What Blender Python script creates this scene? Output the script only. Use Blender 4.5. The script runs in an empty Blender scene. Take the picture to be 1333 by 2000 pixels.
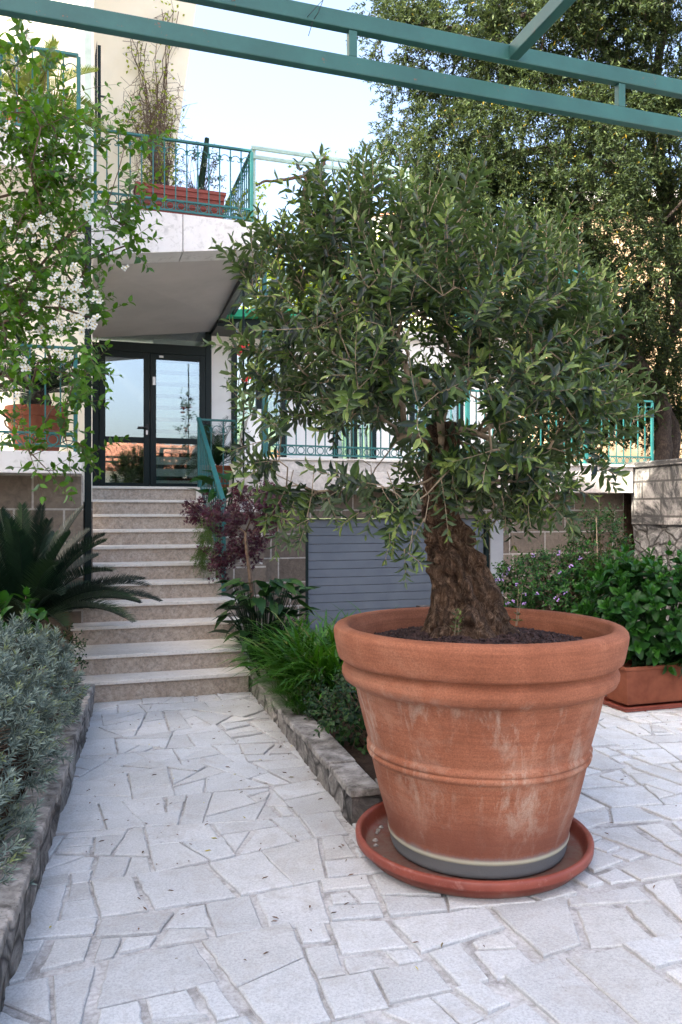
import bpy, math, random
import numpy as np
from mathutils import Vector, Matrix, noise
R = math.radians
random.seed(7); rng = np.random.default_rng(7)
SC = bpy.context.scene
# ------------------------------------------------------------ camera, world, sun, exposure
CAMZ = 1.5; F = 28/36*2000
cam = bpy.data.cameras.new('camera'); cam.sensor_fit = 'VERTICAL'; cam.sensor_height = 36; cam.sensor_width = 24
cam.lens = 28; cam.clip_start = .05; cam.clip_end = 1500
co = bpy.data.objects.new('camera', cam); SC.collection.objects.link(co)
co.location = (0, 0, CAMZ); co.rotation_euler = (R(90), 0, 0); SC.camera = co
cam.dof.use_dof = True; cam.dof.focus_distance = 3.3; cam.dof.aperture_fstop = 14
SUN_H = Vector((-.77, -.64)).normalized(); SUN_E = R(42)
tosun = Vector((SUN_H.x*math.cos(SUN_E), SUN_H.y*math.cos(SUN_E), math.sin(SUN_E)))
sl = bpy.data.lights.new('sun', 'SUN'); sl.energy = 4.2; sl.angle = R(.5); sl.color = (1, .93, .80)
so = bpy.data.objects.new('sun', sl); SC.collection.objects.link(so)
so.rotation_euler = (-tosun).to_track_quat('-Z', 'Y').to_euler()
W = bpy.data.worlds.new('World'); SC.world = W; W.use_nodes = True
wn = W.node_tree.nodes; wn.clear()
sky = wn.new('ShaderNodeTexSky'); sky.sky_type = 'NISHITA'; sky.sun_disc = False
sky.sun_elevation = SUN_E; sky.sun_rotation = math.atan2(SUN_H.x, SUN_H.y); sky.air_density = .85; sky.dust_density = 6.0; sky.ozone_density = .4
bg = wn.new('ShaderNodeBackground'); bg.inputs[1].default_value = .15
wo = wn.new('ShaderNodeOutputWorld')
W.node_tree.links.new(sky.outputs[0], bg.inputs[0]); W.node_tree.links.new(bg.outputs[0], wo.inputs[0])
SC.view_settings.view_transform = 'Standard'; SC.view_settings.look = 'None'
SC.view_settings.exposure = 2.55; SC.view_settings.gamma = 1
SC.cycles.max_bounces = 8; SC.cycles.transparent_max_bounces = 12

# ------------------------------------------------------------ frames
TH = R(18); CE, SE = math.cos(TH), math.sin(TH)
def W3(s, t, z): return Vector((s*CE - t*SE, s*SE + t*CE, z))
def P(px, py, D): return Vector(((px-666.5)/F*D, D, CAMZ-(py-1000)/F*D))
def ST(x, y): return (x*CE+y*SE, -x*SE+y*CE)
def DD(px, t): return t/(CE - SE*(px-666.5)/F)
def Sx(px, t):
    D = DD(px, t); return ST((px-666.5)/F*D, D)[0]
def Zy(px, py, t): return CAMZ-(py-1000)/F*DD(px, t)

# ------------------------------------------------------------ mesh helpers
class MB:
    def __init__(s): s.v = []; s.f = []; s.a = []
    def add(s, vs, fs, a=0.0):
        b = len(s.v); s.v.extend([tuple(x) for x in vs])
        for f in fs: s.f.append([i+b for i in f]); s.a.append(a)
        return s
    def box(s, s0, s1, t0, t1, z0, z1, a=0.0):      # building frame
        if s0 > s1: s0, s1 = s1, s0
        if t0 > t1: t0, t1 = t1, t0
        if z0 > z1: z0, z1 = z1, z0
        vs = [W3(x, y, z) for z in (z0, z1) for (x, y) in ((s0, t0), (s1, t0), (s1, t1), (s0, t1))]
        return s.add(vs, [(3, 2, 1, 0), (4, 5, 6, 7), (0, 1, 5, 4), (1, 2, 6, 5), (2, 3, 7, 6), (3, 0, 4, 7)], a)
    def prism(s, pts, t0, t1, a=0.0):               # pts: (s,z) polygon ccw seen from the camera, extruded in t
        n = len(pts)
        vs = [W3(x, t0, z) for x, z in pts]+[W3(x, t1, z) for x, z in pts]
        fs = [tuple(range(n)), tuple(range(2*n-1, n-1, -1))]+[(i, i+n, (i+1) % n+n, (i+1) % n) for i in range(n)]
        return s.add(vs, fs, a)
    def slab(s, pts, z0, z1, a=0.0):                # pts: world xy polygon ccw
        n = len(pts)
        vs = [(x, y, z0) for x, y in pts]+[(x, y, z1) for x, y in pts]
        fs = [tuple(range(n-1, -1, -1)), tuple(range(n, 2*n))]+[(i, (i+1) % n, (i+1) % n+n, i+n) for i in range(n)]
        return s.add(vs, fs, a)
    def tube(s, pts, rad, n=8, cap=True, a=0.0):
        pts = [Vector(p) for p in pts]; m = len(pts)
        if not hasattr(rad, '__len__'): rad = [rad]*m
        d0 = (pts[1]-pts[0]).normalized(); up = Vector((0, 0, 1)) if abs(d0.z) < .9 else Vector((1, 0, 0))
        u = d0.cross(up).normalized(); vs = []
        for i, p in enumerate(pts):
            d = (pts[min(i+1, m-1)]-pts[max(i-1, 0)])
            if d.length < 1e-9: d = d0
            d = d.normalized(); u = (u-d*u.dot(d))
            if u.length < 1e-6: u = d.orthogonal()
            u.normalize(); w = d.cross(u)
            for k in range(n):
                A = 2*math.pi*k/n; vs.append(p+(u*math.cos(A)+w*math.sin(A))*rad[i])
        fs = [(i*n+k, i*n+(k+1) % n, (i+1)*n+(k+1) % n, (i+1)*n+k) for i in range(m-1) for k in range(n)]
        if cap: fs += [tuple(range(n-1, -1, -1)), tuple(range((m-1)*n, m*n))]
        return s.add(vs, fs, a)
    def bar(s, p, q, w, h, a=0.0):                  # rectangular bar between two points
        p, q = Vector(p), Vector(q); d = (q-p).normalized()
        up = Vector((0, 0, 1)) if abs(d.z) < .95 else W3(0, 1, 0)
        x = d.cross(up).normalized()*w/2; y = x.normalized().cross(d)*h/2
        vs = [c+x*i+y*j for c in (p, q) for i, j in ((-1, -1), (1, -1), (1, 1), (-1, 1))]
        return s.add(vs, [(3, 2, 1, 0), (4, 5, 6, 7), (0, 1, 5, 4), (1, 2, 6, 5), (2, 3, 7, 6), (3, 0, 4, 7)], a)
    def lathe(s, prof, c=(0, 0, 0), n=64, a=0.0, f=None):
        vs = []; m = len(prof)
        for r, z in prof:
            for k in range(n):
                A = 2*math.pi*k/n; rr = r if f is None else f(r, z, A)
                vs.append((c[0]+rr*math.cos(A), c[1]+rr*math.sin(A), c[2]+z))
        fs = [(i*n+k, i*n+(k+1) % n, (i+1)*n+(k+1) % n, (i+1)*n+k) for i in range(m-1) for k in range(n)]
        return s.add(vs, fs, a)
    def torus(s, c, ax1, ax2, Rr, r, n=20, k=6, a0=0, a1=2*math.pi):
        full = abs(a1-a0-2*math.pi) < 1e-3
        pts = [Vector(c)+(Vector(ax1)*math.cos(a0+(a1-a0)*i/n)+Vector(ax2)*math.sin(a0+(a1-a0)*i/n))*Rr for i in range(n+1)]
        return s.tube(pts, r, k, cap=not full)

def link(o):
    SC.collection.objects.link(o); return o
def setuv(me, base):
    uv = me.uv_layers.new(name='UVMap'); n = len(me.loops)
    co_ = np.empty(len(me.vertices)*3, 'f'); me.vertices.foreach_get('co', co_); co_ = co_.reshape(-1, 3)+np.array(base, 'f')
    li = np.empty(n, 'i'); me.loops.foreach_get('vertex_index', li)
    nr = np.empty(len(me.polygons)*3, 'f'); me.polygons.foreach_get('normal', nr); nr = nr.reshape(-1, 3)
    lt = np.empty(len(me.polygons), 'i'); me.polygons.foreach_get('loop_total', lt)
    N = np.repeat(nr, lt, 0); C = co_[li]
    s = C[:, 0]*CE+C[:, 1]*SE; t = -C[:, 0]*SE+C[:, 1]*CE; z = C[:, 2]
    ns = abs(N[:, 0]*CE+N[:, 1]*SE); nt = abs(-N[:, 0]*SE+N[:, 1]*CE); nz = abs(N[:, 2])
    U = np.where((ns > nt) & (ns > nz), t, s); V = np.where((nz >= ns) & (nz >= nt), t, z)
    uv.data.foreach_set('uv', np.stack([U, V], 1).astype('f').ravel())
def obj(name, mb, mat, parent=None, smooth=False, bevel=0, base=None, label=None):
    """links the collected shapes as ONE mesh object; vertices are stored relative to the thing's base"""
    if base is None: base = parent.get('_b') if parent is not None and '_b' in parent else (0, 0, 0)
    base = tuple(base)
    me = bpy.data.meshes.new(name)
    v = np.array(mb.v, 'f').reshape(-1, 3)-np.array(base, 'f')
    me.from_pydata(v.tolist(), [], mb.f); me.update()
    if any(mb.a): 
        at = me.attributes.new('rnd', 'FLOAT', 'FACE'); at.data.foreach_set('value', np.array(mb.a, 'f'))
    setuv(me, base)
    if smooth: me.polygons.foreach_set('use_smooth', [True]*len(me.polygons))
    me.materials.append(mat)
    o = link(bpy.data.objects.new(name, me))
    if parent is not None: o.parent = parent
    else: o.location = base
    if bevel:
        b = o.modifiers.new('bevel', 'BEVEL'); b.width = bevel; b.segments = 2; b.limit_method = 'ANGLE'
    if label: o['label'] = label
    o['_b'] = tuple(float(q) for q in base)
    return o
def tag(o, label, cat, group=None):
    o['label'] = label; o['category'] = cat
    if group: o['group'] = group
    return o
def thing(name, label, cat, base, group=None):
    o = link(bpy.data.objects.new(name, None)); o.location = base; o.empty_display_size = .2
    o['_b'] = tuple(base); return tag(o, label, cat, group)
def single(name, mb, mat, label, cat, base, group=None, **k): return tag(obj(name, mb, mat, base=base, **k), label, cat, group)
def kind(o, k): o['kind'] = k; return o
def inst(o, off, parent):     # copy of a part shifted by a world offset
    c = o.copy(); SC.collection.objects.link(c); c.parent = parent; c.location = Vector(o.location)+Vector(off); return c

# ------------------------------------------------------------ leaves as one mesh
LEAF = (np.array([(0, 0, 0), (.3, .5, 0), (.3, 0, -.12), (.3, -.5, 0), (.68, .42, -.0), (.68, 0, -.13), (.68, -.42, -.0), (1, 0, -.18)], 'f'),
        [(0, 2, 1), (0, 3, 2), (1, 2, 5, 4), (2, 3, 6, 5), (4, 5, 7), (5, 6, 7)])
BROAD = (np.array([(0, 0, 0), (.16, .4, 0), (.3, 0, -.08), (.16, -.4, 0), (.42, .52, .02), (.55, 0, -.06), (.42, -.52, .02), (.78, .3, -.05), (.8, 0, -.12), (.78, -.3, -.05), (1, 0, -.22)], 'f'),
         [(0, 2, 1), (0, 3, 2), (1, 2, 5, 4), (2, 3, 6, 5), (4, 5, 8, 7), (5, 6, 9, 8), (7, 8, 10), (8, 9, 10)])
DIAM = (np.array([(0, 0, 0), (.45, .5, .05), (1, 0, -.1), (.45, -.5, .05)], 'f'), [(0, 3, 2, 1)])
BLADE = (np.array([(0, .5, 0), (0, -.5, 0), (.3, .5, .0), (.3, -.5, .0), (.6, .42, -.08), (.6, -.42, -.08), (.85, .25, -.24), (.85, -.25, -.24), (1, 0, -.38)], 'f'),
         [(0, 1, 3, 2), (2, 3, 5, 4), (4, 5, 7, 6), (6, 7, 8)])
MAPLE = None
def star(n, deep, w=1.0):
    vs = [(0, 0, 0)]; fs = []
    k = 0
    for i in range(n):
        A = R(-110+220*i/(n-1)); L = 1-.35*abs(A)/R(110)
        vs += [(L*math.cos(A)*.5+.35, L*math.sin(A)*w, -.1*abs(A))]
        if i < n-1:
            B = R(-110+220*(i+.5)/(n-1)); vs += [(deep*math.cos(B)*.5+.35, deep*math.sin(B)*w, 0)]
    vs[0] = (.25, 0, .05)
    m = len(vs)
    return (np.array(vs, 'f'), [(0, i, i+1) for i in range(1, m-1)])
MAPLE = star(5, .3, .55)
class Leaves:
    def __init__(s, tpl): s.tpl = tpl; s.p = []; s.d = []; s.n = []; s.l = []; s.w = []; s.a = []
    def add(s, p, d, n, l, w, a):
        s.p.append(tuple(p)); s.d.append(tuple(d)); s.n.append(tuple(n)); s.l.append(l); s.w.append(w); s.a.append(a)
    def extend(s, p, d, n, l, w, a):
        for q in zip(p, d, n, l, w, a): s.add(*q)
    def build(s, name, mat, parent=None, base=None, smooth=True):
        if base is None: base = parent.get('_b') if parent is not None and '_b' in parent else (0, 0, 0)
        base = np.array(tuple(base), 'f')
        p = np.array(s.p, 'f')-base; d = np.array(s.d, 'f'); n = np.array(s.n, 'f')
        d /= np.linalg.norm(d, axis=1, keepdims=True)+1e-9
        n -= d*(n*d).sum(1, keepdims=True); n /= np.linalg.norm(n, axis=1, keepdims=True)+1e-9
        b = np.cross(n, d); l = np.array(s.l, 'f')[:, None, None]; w = np.array(s.w, 'f')[:, None, None]
        T, fs = s.tpl; x = T[None, :, 0:1]; y = T[None, :, 1:2]; z = T[None, :, 2:3]
        V = p[:, None]+d[:, None]*x*l+b[:, None]*y*w+n[:, None]*z*l
        N, m = len(p), len(T)
        tot = np.array([len(f) for f in fs]); flat = np.concatenate([np.array(f) for f in fs])
        idx = (flat[None]+np.arange(N)[:, None]*m).ravel()
        tots = np.tile(tot, N); starts = np.concatenate([[0], np.cumsum(tots)[:-1]])
        me = bpy.data.meshes.new(name); me.vertices.add(N*m); me.vertices.foreach_set('co', V.astype('f').ravel())
        me.loops.add(len(idx)); me.loops.foreach_set('vertex_index', idx.astype('i'))
        me.polygons.add(len(tots)); me.polygons.foreach_set('loop_start', starts.astype('i'))
        try: me.polygons.foreach_set('loop_total', tots.astype('i'))
        except Exception: pass
        me.update(calc_edges=True)
        at = me.attributes.new('rnd', 'FLOAT', 'FACE'); at.data.foreach_set('value', np.repeat(np.array(s.a, 'f'), len(fs)))
        if smooth: me.polygons.foreach_set('use_smooth', np.ones(len(tots), bool))
        me.materials.append(mat)
        o = link(bpy.data.objects.new(name, me))
        if parent is not None: o.parent = parent
        else: o.location = tuple(float(q) for q in base)
        return o
def rv(): 
    while True:
        v = Vector((random.uniform(-1, 1), random.uniform(-1, 1), random.uniform(-1, 1)))
        if .05 < v.length < 1: return v.normalized()

# ------------------------------------------------------------ materials
def mat(name, col, rough=.7, spec=.3, metal=0):
    m = bpy.data.materials.new(name); m.use_nodes = True; b = m.node_tree.nodes['Principled BSDF']
    b.inputs['Base Color'].default_value = (*col, 1); b.inputs['Roughness'].default_value = rough
    b.inputs['Specular IOR Level'].default_value = spec; b.inputs['Metallic'].default_value = metal
    return m
class NT:
    def __init__(s, m): s.m = m; s.t = m.node_tree; s.b = s.t.nodes['Principled BSDF']
    def n(s, ty, **k):
        x = s.t.nodes.new('ShaderNode'+ty)
        for a, v in k.items():
            if hasattr(x, a): setattr(x, a, v)
            else: x.inputs[a].default_value = v
        return x
    def l(s, a, b): s.t.links.new(a, b)
    def coord(s, kind='Object', sc=(1, 1, 1)):
        c = s.n('TexCoord'); mp = s.n('Mapping'); s.l(c.outputs[kind], mp.inputs[0]); mp.inputs['Scale'].default_value = sc; return mp.outputs[0]
    def noise(s, v, scale, detail=6, rough=.6, dist=0):
        x = s.n('TexNoise'); x.inputs['Scale'].default_value = scale; x.inputs['Detail'].default_value = detail
        x.inputs['Roughness'].default_value = rough; x.inputs['Distortion'].default_value = dist; s.l(v, x.inputs['Vector']); return x.outputs['Fac']
    def ramp(s, f, stops):
        x = s.n('ValToRGB'); r = x.color_ramp
        while len(r.elements) < len(stops): r.elements.new(.5)
        for e, (p, c) in zip(r.elements, stops): e.position = p; e.color = (*c, 1) if len(c) == 3 else c
        s.l(f, x.inputs[0]); return x.outputs[0]
    def mix(s, f, a, b, mode='MIX'):
        x = s.n('Mix', data_type='RGBA', blend_type=mode)
        for v, i in ((f, 0), (a, 6), (b, 7)):
            if hasattr(v, 'is_output'): s.l(v, x.inputs[i])
            else: x.inputs[i].default_value = v if i == 0 else (*v, 1)
        return x.outputs[2]
    def math(s, op, a, b=0):
        x = s.n('Math', operation=op)
        for v, i in ((a, 0), (b, 1)):
            if hasattr(v, 'is_output'): s.l(v, x.inputs[i])
            else: x.inputs[i].default_value = v
        return x.outputs[0]
    def bump(s, h, strength=.3, dist=.01, prev=None):
        x = s.n('Bump'); x.inputs['Strength'].default_value = strength; x.inputs['Distance'].default_value = dist; s.l(h, x.inputs['Height'])
        if prev is not None: s.l(prev, x.inputs['Normal'])
        s.l(x.outputs[0], s.b.inputs['Normal']); return x.outputs[0]
    def col(s, c): s.l(c, s.b.inputs['Base Color'])
    def attr(s, name='rnd'): x = s.n('Attribute'); x.attribute_name = name; return x.outputs['Fac']
def noisy(name, c1, c2, scale=6, rough=.8, bump=.3, bscale=60, spec=.2, dist=.004, stretch=(1, 1, 1), lo=.35, hi=.65, c3=None):
    m = mat(name, c1, rough, spec); t = NT(m); v = t.coord(sc=stretch)
    f = t.noise(v, scale, 8, .65, .3); c = t.ramp(f, [(lo, c1), (hi, c2)])
    if c3 is not None:
        g = t.noise(v, scale*5.3, 5, .7); c = t.mix(t.ramp(g, [(.55, (0, 0, 0)), (.7, (.7, .7, .7))]), c, c3)
    t.col(c)
    if bump: t.bump(t.noise(v, bscale, 6, .7), bump, dist)
    return m
def leafmat(name, stops, rough=.45, trans=.3, tcol=None, under=None, spec=.35):
    m = mat(name, stops[0][1], rough, spec); t = NT(m); a = t.attr(); c = t.ramp(a, stops)
    if under is not None:
        g = t.n('NewGeometry'); c2 = t.mix(g.outputs['Backfacing'], c, under)
    else: c2 = c
    v = t.coord(); nz = t.noise(v, 40, 3); c2 = t.mix(.35, c2, t.ramp(nz, [(.3, (.55, .55, .55)), (.7, (1.4, 1.4, 1.4))]), 'MULTIPLY')
    t.col(c2)
    tr = t.n('BsdfTranslucent')
    if tcol: t.l(t.mix(.5, c, tcol), tr.inputs[0])
    else: t.l(c, tr.inputs[0])
    mx = t.n('MixShader'); mx.inputs[0].default_value = trans
    t.l(t.b.outputs[0], mx.inputs[1]); t.l(tr.outputs[0], mx.inputs[2]); t.l(mx.outputs[0], t.t.nodes['Material Output'].inputs[0])
    return m
# ------------------------------------------------------------ setting materials
def paint(name, c, rough=.42, chip=.5):
    m = mat(name, c, rough, .4); t = NT(m); v = t.coord()
    f = t.noise(v, 5, 8, .7); c1 = t.ramp(f, [(.3, tuple(x*.8 for x in c)), (.7, tuple(min(1, x*1.2) for x in c))])
    g = t.noise(v, 34, 6, .8); k = t.ramp(g, [(.62+.1*(1-chip), (0, 0, 0)), (.66+.1*(1-chip), (1, 1, 1))])
    t.col(t.mix(k, c1, (.16, .075, .04))); t.bump(t.noise(v, 240, 3), .12, .002); return m
M_teal = paint('teal_paint', (.014, .105, .100))
M_perg = paint('pergola_paint', (.024, .090, .076), .42, .9)
M_pipe_sunlit = paint('pipe_sunlit_tone', (.42, .50, .44), .5, .2)  # pipe green lightened to imitate direct sun on its upper part
M_dgreen = mat('dark_green_aluminium', (.002, .010, .010), .4, .22)
M_white = noisy('white_stucco', (.72, .70, .66), (.80, .785, .75), 1.5, .9, .35, 160, .1, .004)
M_cream = noisy('cream_stucco', (.76, .69, .54), (.82, .76, .63), 1.2, .9, .35, 160, .1, .004)
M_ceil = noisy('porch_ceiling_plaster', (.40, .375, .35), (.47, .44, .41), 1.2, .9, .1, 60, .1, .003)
def slabstone(name, c1, c2, sc=3, rough=.6):
    m = mat(name, c1, rough, .3); t = NT(m); v = t.coord()
    f = t.noise(v, sc, 9, .68, 1.2); c = t.ramp(f, [(.3, c1), (.62, c2)])
    g = t.noise(v, sc*9, 6, .75, .5); c = t.mix(t.ramp(g, [(.52, (0, 0, 0)), (.66, (.55, .55, .55))]), c, tuple(x*.55 for x in c1))
    t.col(c); t.bump(t.noise(v, 120, 5, .7), .15, .003); return m
M_fascia = slabstone('balcony_fascia_stone', (.56, .53, .50), (.66, .64, .62), 1.2)
M_tread = slabstone('tread_stone', (.56, .51, .44), (.66, .62, .56), 5)
def riser_mat():
    m = mat('riser_marble', (.3, .26, .22), .55, .3); t = NT(m); v = t.coord()
    f = t.noise(v, 7, 10, .72, 1.5); c = t.ramp(f, [(.28, (.25, .195, .145)), (.5, (.42, .345, .275)), (.72, (.50, .43, .36))])
    g = t.noise(v, 38, 8, .8, .6); c = t.mix(t.ramp(g, [(.45, (0, 0, 0)), (.6, (.65, .65, .65))]), c, (.15, .125, .105))
    t.col(c); t.bump(g, .15, .003); return m
M_riser = riser_mat()
def blocks(name, c1, c2, mortar, bw=.42, bh=.305, ms=.012, rough=.85, dirt=None):
    m = mat(name, c1, rough, .2); t = NT(m); uv = t.coord('UV'); v = t.coord()
    b = t.n('TexBrick'); t.l(uv, b.inputs['Vector']); b.inputs['Scale'].default_value = 1; b.inputs['Brick Width'].default_value = bw
    b.inputs['Row Height'].default_value = bh; b.inputs['Mortar Size'].default_value = ms; b.inputs['Mortar Smooth'].default_value = .2
    b.offset = .37; b.squash = 1.35; b.squash_frequency = 3
    b.inputs['Color1'].default_value = (*c1, 1); b.inputs['Color2'].default_value = (*c2, 1); b.inputs['Mortar'].default_value = (*mortar, 1)
    f = t.noise(v, 14, 9, .72, .8); c = t.mix(.8, b.outputs['Color'], t.ramp(f, [(.3, (.6, .58, .56)), (.7, (1.3, 1.28, 1.25))]), 'MULTIPLY')
    if dirt is not None:
        g = t.noise(v, 1.6, 9, .75, .8); c = t.mix(t.ramp(g, [(.42, (0, 0, 0)), (.56, (1, 1, 1))]), c, dirt)
    t.col(c); h = t.math('SUBTRACT', t.noise(v, 11, 9, .75), t.math('MULTIPLY', b.outputs['Fac'], .35)); t.bump(h, .8, .03); return m
M_block = blocks('tan_block_wall', (.135, .108, .085), (.20, .165, .130), (.40, .37, .33), ms=.010)
M_whiteblock = blocks('pale_rough_block', (.27, .26, .25), (.38, .365, .35), (.09, .085, .08), .42, .24, .016, dirt=(.05, .05, .05))
M_band = blocks('terrace_edge_block', (.48, .44, .40), (.58, .54, .50), (.62, .60, .56), .40, .5, .006)
def rubble(name, c1=(.32, .31, .30), c2=(.045, .045, .045), sc=4.5, mossy=.5):
    m = mat(name, c1, .9, .2); t = NT(m); v = t.coord(sc=(1, 1, 1.25))
    vo = t.n('TexVoronoi', feature='DISTANCE_TO_EDGE'); nz = t.n('TexNoise'); nz.inputs['Scale'].default_value = 3.5; t.l(v, nz.inputs['Vector'])
    vv = t.mix(.12, v, nz.outputs['Color']); t.l(vv, vo.inputs['Vector']); vo.inputs['Scale'].default_value = sc
    vc = t.n('TexVoronoi'); t.l(vv, vc.inputs['Vector']); vc.inputs['Scale'].default_value = sc
    f = t.noise(v, 9, 10, .75, .8); base = t.ramp(f, [(.36, tuple(x*.35 for x in c1)), (.55, c1), (.7, tuple(min(1, x*1.45) for x in c1))])
    g = t.noise(v, 2.2, 9, .75, 1); c = t.mix(t.ramp(g, [(.62-.25*mossy, (0, 0, 0)), (.78-.25*mossy, (.9, .9, .9))]), base, c2)
    c = t.mix(.45, c, t.ramp(vc.outputs['Color'], [(.2, (.6, .6, .6)), (.8, (1.3, 1.3, 1.3))]), 'MULTIPLY')
    e = t.ramp(vo.outputs['Distance'], [(.0, (0, 0, 0)), (.09, (1, 1, 1))]); c = t.mix(t.math('SUBTRACT', 1, e), c, (.07, .065, .06))
    t.col(c); h = t.math('ADD', t.math('MULTIPLY', e, .8), t.noise(v, 16, 8, .75)); t.bump(h, .9, .04); return m
M_rubble = rubble('mossy_rubble_stone', (.24, .235, .23), (.03, .03, .03), 4.5, .62)
M_kerb = rubble('kerb_stone', (.36, .335, .305), (.06, .055, .05), 4.2, .38)
M_coping = noisy('grey_coping_stone', (.10, .09, .078), (.42, .39, .355), 9, .9, 1, 26, .15, .02, c3=(.035, .032, .03))
M_soil = noisy('garden_soil', (.034, .022, .015), (.07, .045, .03), 14, .95, 1, 50, .1, .03)
def terracotta():
    m = mat('terracotta', (.42, .15, .07), .82, .2); t = NT(m); v = t.coord(); vs = t.coord(sc=(1, 1, .16))
    f = t.noise(v, 3.2, 8, .65, .5); c = t.ramp(f, [(.3, (.22, .076, .038)), (.52, (.30, .112, .060)), (.75, (.38, .175, .105))])
    fine = t.noise(v, 150, 4, .85); c = t.mix(.55, c, t.ramp(fine, [(.34, (.45, .42, .4)), (.66, (1.42, 1.42, 1.42))]), 'MULTIPLY')
    hs = t.noise(t.coord(sc=(.25, .25, 7)), 9, 6, .7, .2); c = t.mix(.5, c, t.ramp(hs, [(.36, (.72, .70, .68)), (.64, (1.2, 1.2, 1.2))]), 'MULTIPLY')
    sep = t.n('SeparateXYZ'); t.l(v, sep.inputs[0]); z = sep.outputs[2]
    st = t.noise(vs, 13, 7, .72, .6); big = t.noise(v, 2.1, 4, .6)
    k = t.math('MULTIPLY', t.ramp(st, [(.50, (0, 0, 0)), (.62, (1, 1, 1))]), t.ramp(big, [(.42, (0, 0, 0)), (.54, (1, 1, 1))]))
    zm = t.n('MapRange'); t.l(z, zm.inputs[0]); zm.inputs[1].default_value = .80; zm.inputs[2].default_value = .74; k = t.math('MULTIPLY', k, zm.outputs[0])
    k = t.math('MULTIPLY', k, t.ramp(fine, [(.25, (.3, .3, .3)), (.55, (1, 1, 1))]))
    c = t.mix(t.math('MULTIPLY', k, .4), c, (.54, .46, .36))
    bl = t.noise(v, 5, 7, .7, .6); zb = t.n('MapRange'); t.l(z, zb.inputs[0]); zb.inputs[1].default_value = .82; zb.inputs[2].default_value = .6
    k2 = t.math('MULTIPLY', t.ramp(bl, [(.5, (0, 0, 0)), (.75, (1, 1, 1))]), zb.outputs[0]); c = t.mix(t.math('MULTIPLY', k2, .3), c, (.52, .37, .28))
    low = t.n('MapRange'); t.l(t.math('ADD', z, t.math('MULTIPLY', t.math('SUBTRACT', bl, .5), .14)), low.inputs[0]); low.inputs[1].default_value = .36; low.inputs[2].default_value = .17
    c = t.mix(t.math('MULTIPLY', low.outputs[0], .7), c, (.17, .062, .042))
    gr = t.n('MapRange'); t.l(t.math('ADD', z, t.math('MULTIPLY', t.math('SUBTRACT', st, .5), .05)), gr.inputs[0]); gr.inputs[1].default_value = .125; gr.inputs[2].default_value = .095
    c = t.mix(t.math('MULTIPLY', gr.outputs[0], .9), c, (.17, .19, .19))
    li = t.ramp(z, [(.0, (0, 0, 0)), (.088, (0, 0, 0)), (.094, (1, 1, 1)), (.104, (1, 1, 1)), (.112, (0, 0, 0))]); c = t.mix(t.math('MULTIPLY', li, .7), c, (.52, .50, .36))
    t.col(c); n1 = t.bump(fine, .3, .003); t.bump(t.math('ADD', hs, bl), .12, .008, n1); return m
M_terra = terracotta()
M_terra2 = noisy('terracotta_small', (.15, .045, .023), (.23, .075, .040), 6, .8, .2, 120, .2, .003)
M_plast = noisy('red_plastic_saucer', (.17, .036, .022), (.24, .060, .038), 4, .45, .15, 90, .35, .003, c3=(.30, .13, .10))
def saucer_mat():
    m = noisy('saucer_plastic', (.17, .036, .022), (.24, .060, .038), 4, .45, .15, 90, .35, .003, c3=(.30, .13, .10)); t = NT(m); v = t.coord()
    src = t.b.inputs['Base Color'].links[0].from_socket; sep = t.n('SeparateXYZ'); t.l(v, sep.inputs[0]); z = t.n('MapRange'); t.l(sep.outputs[2], z.inputs[0]); z.inputs[1].default_value = .05; z.inputs[2].default_value = .02
    r2 = t.math('ADD', t.math('MULTIPLY', sep.outputs[0], sep.outputs[0]), t.math('MULTIPLY', sep.outputs[1], sep.outputs[1])); rr = t.n('MapRange'); t.l(r2, rr.inputs[0]); rr.inputs[1].default_value = .235; rr.inputs[2].default_value = .215
    d = t.ramp(t.noise(v, 16, 8, .75), [(.36, (.2, .2, .2)), (.55, (1, 1, 1))]); k = t.math('MULTIPLY', t.math('MULTIPLY', z.outputs[0], rr.outputs[0]), d); t.col(t.mix(t.math('MULTIPLY', k, .85), src, (.22, .18, .145))); return m
M_saucer = saucer_mat()
M_mulch = noisy('lava_mulch', (.02, .014, .013), (.085, .05, .045), 30, .9, .8, 60, .2, .01)
def barkmat(name, c1, c2, c3):
    m = mat(name, c1, .85, .3); t = NT(m); v = t.coord(sc=(1, 1, .5)); f = t.noise(v, 26, 12, .82, 2.2)
    c = t.ramp(f, [(.34, c1), (.50, c2), (.64, c3)]); g = t.noise(t.coord(), 9, 6, .7); c = t.mix(.6, c, t.ramp(g, [(.3, (.55, .5, .46)), (.7, (1.35, 1.3, 1.25))]), 'MULTIPLY')
    t.col(c); vo = t.n('TexVoronoi', feature='DISTANCE_TO_EDGE'); vo.inputs['Scale'].default_value = 17; t.l(t.mix(.06, v, t.ramp(f, [(0, (0, 0, 0)), (1, (1, 1, 1))])), vo.inputs['Vector']); cr = t.ramp(vo.outputs['Distance'], [(0, (0, 0, 0)), (.16, (1, 1, 1))]); t.col(t.mix(t.math('MULTIPLY', t.math('SUBTRACT', 1, cr), .45), c, c1)); h = t.math('ADD', t.math('ADD', f, t.math('MULTIPLY', cr, .4)), t.math('MULTIPLY', t.noise(t.coord(), 90, 8, .85), .6)); t.bump(h, 1.0, .045); return m
M_bark = barkmat('olive_bark', (.014, .007, .004), (.17, .095, .052), (.56, .38, .25))
M_bark2 = barkmat('dark_bark', (.02, .015, .012), (.06, .045, .035), (.13, .10, .075))
M_twig = noisy('twig_bark', (.20, .15, .10), (.32, .25, .17), 20, .8, .3, 80)
M_twigd = noisy('dark_twig', (.08, .055, .035), (.15, .10, .07), 20, .8, .3, 80)
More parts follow.
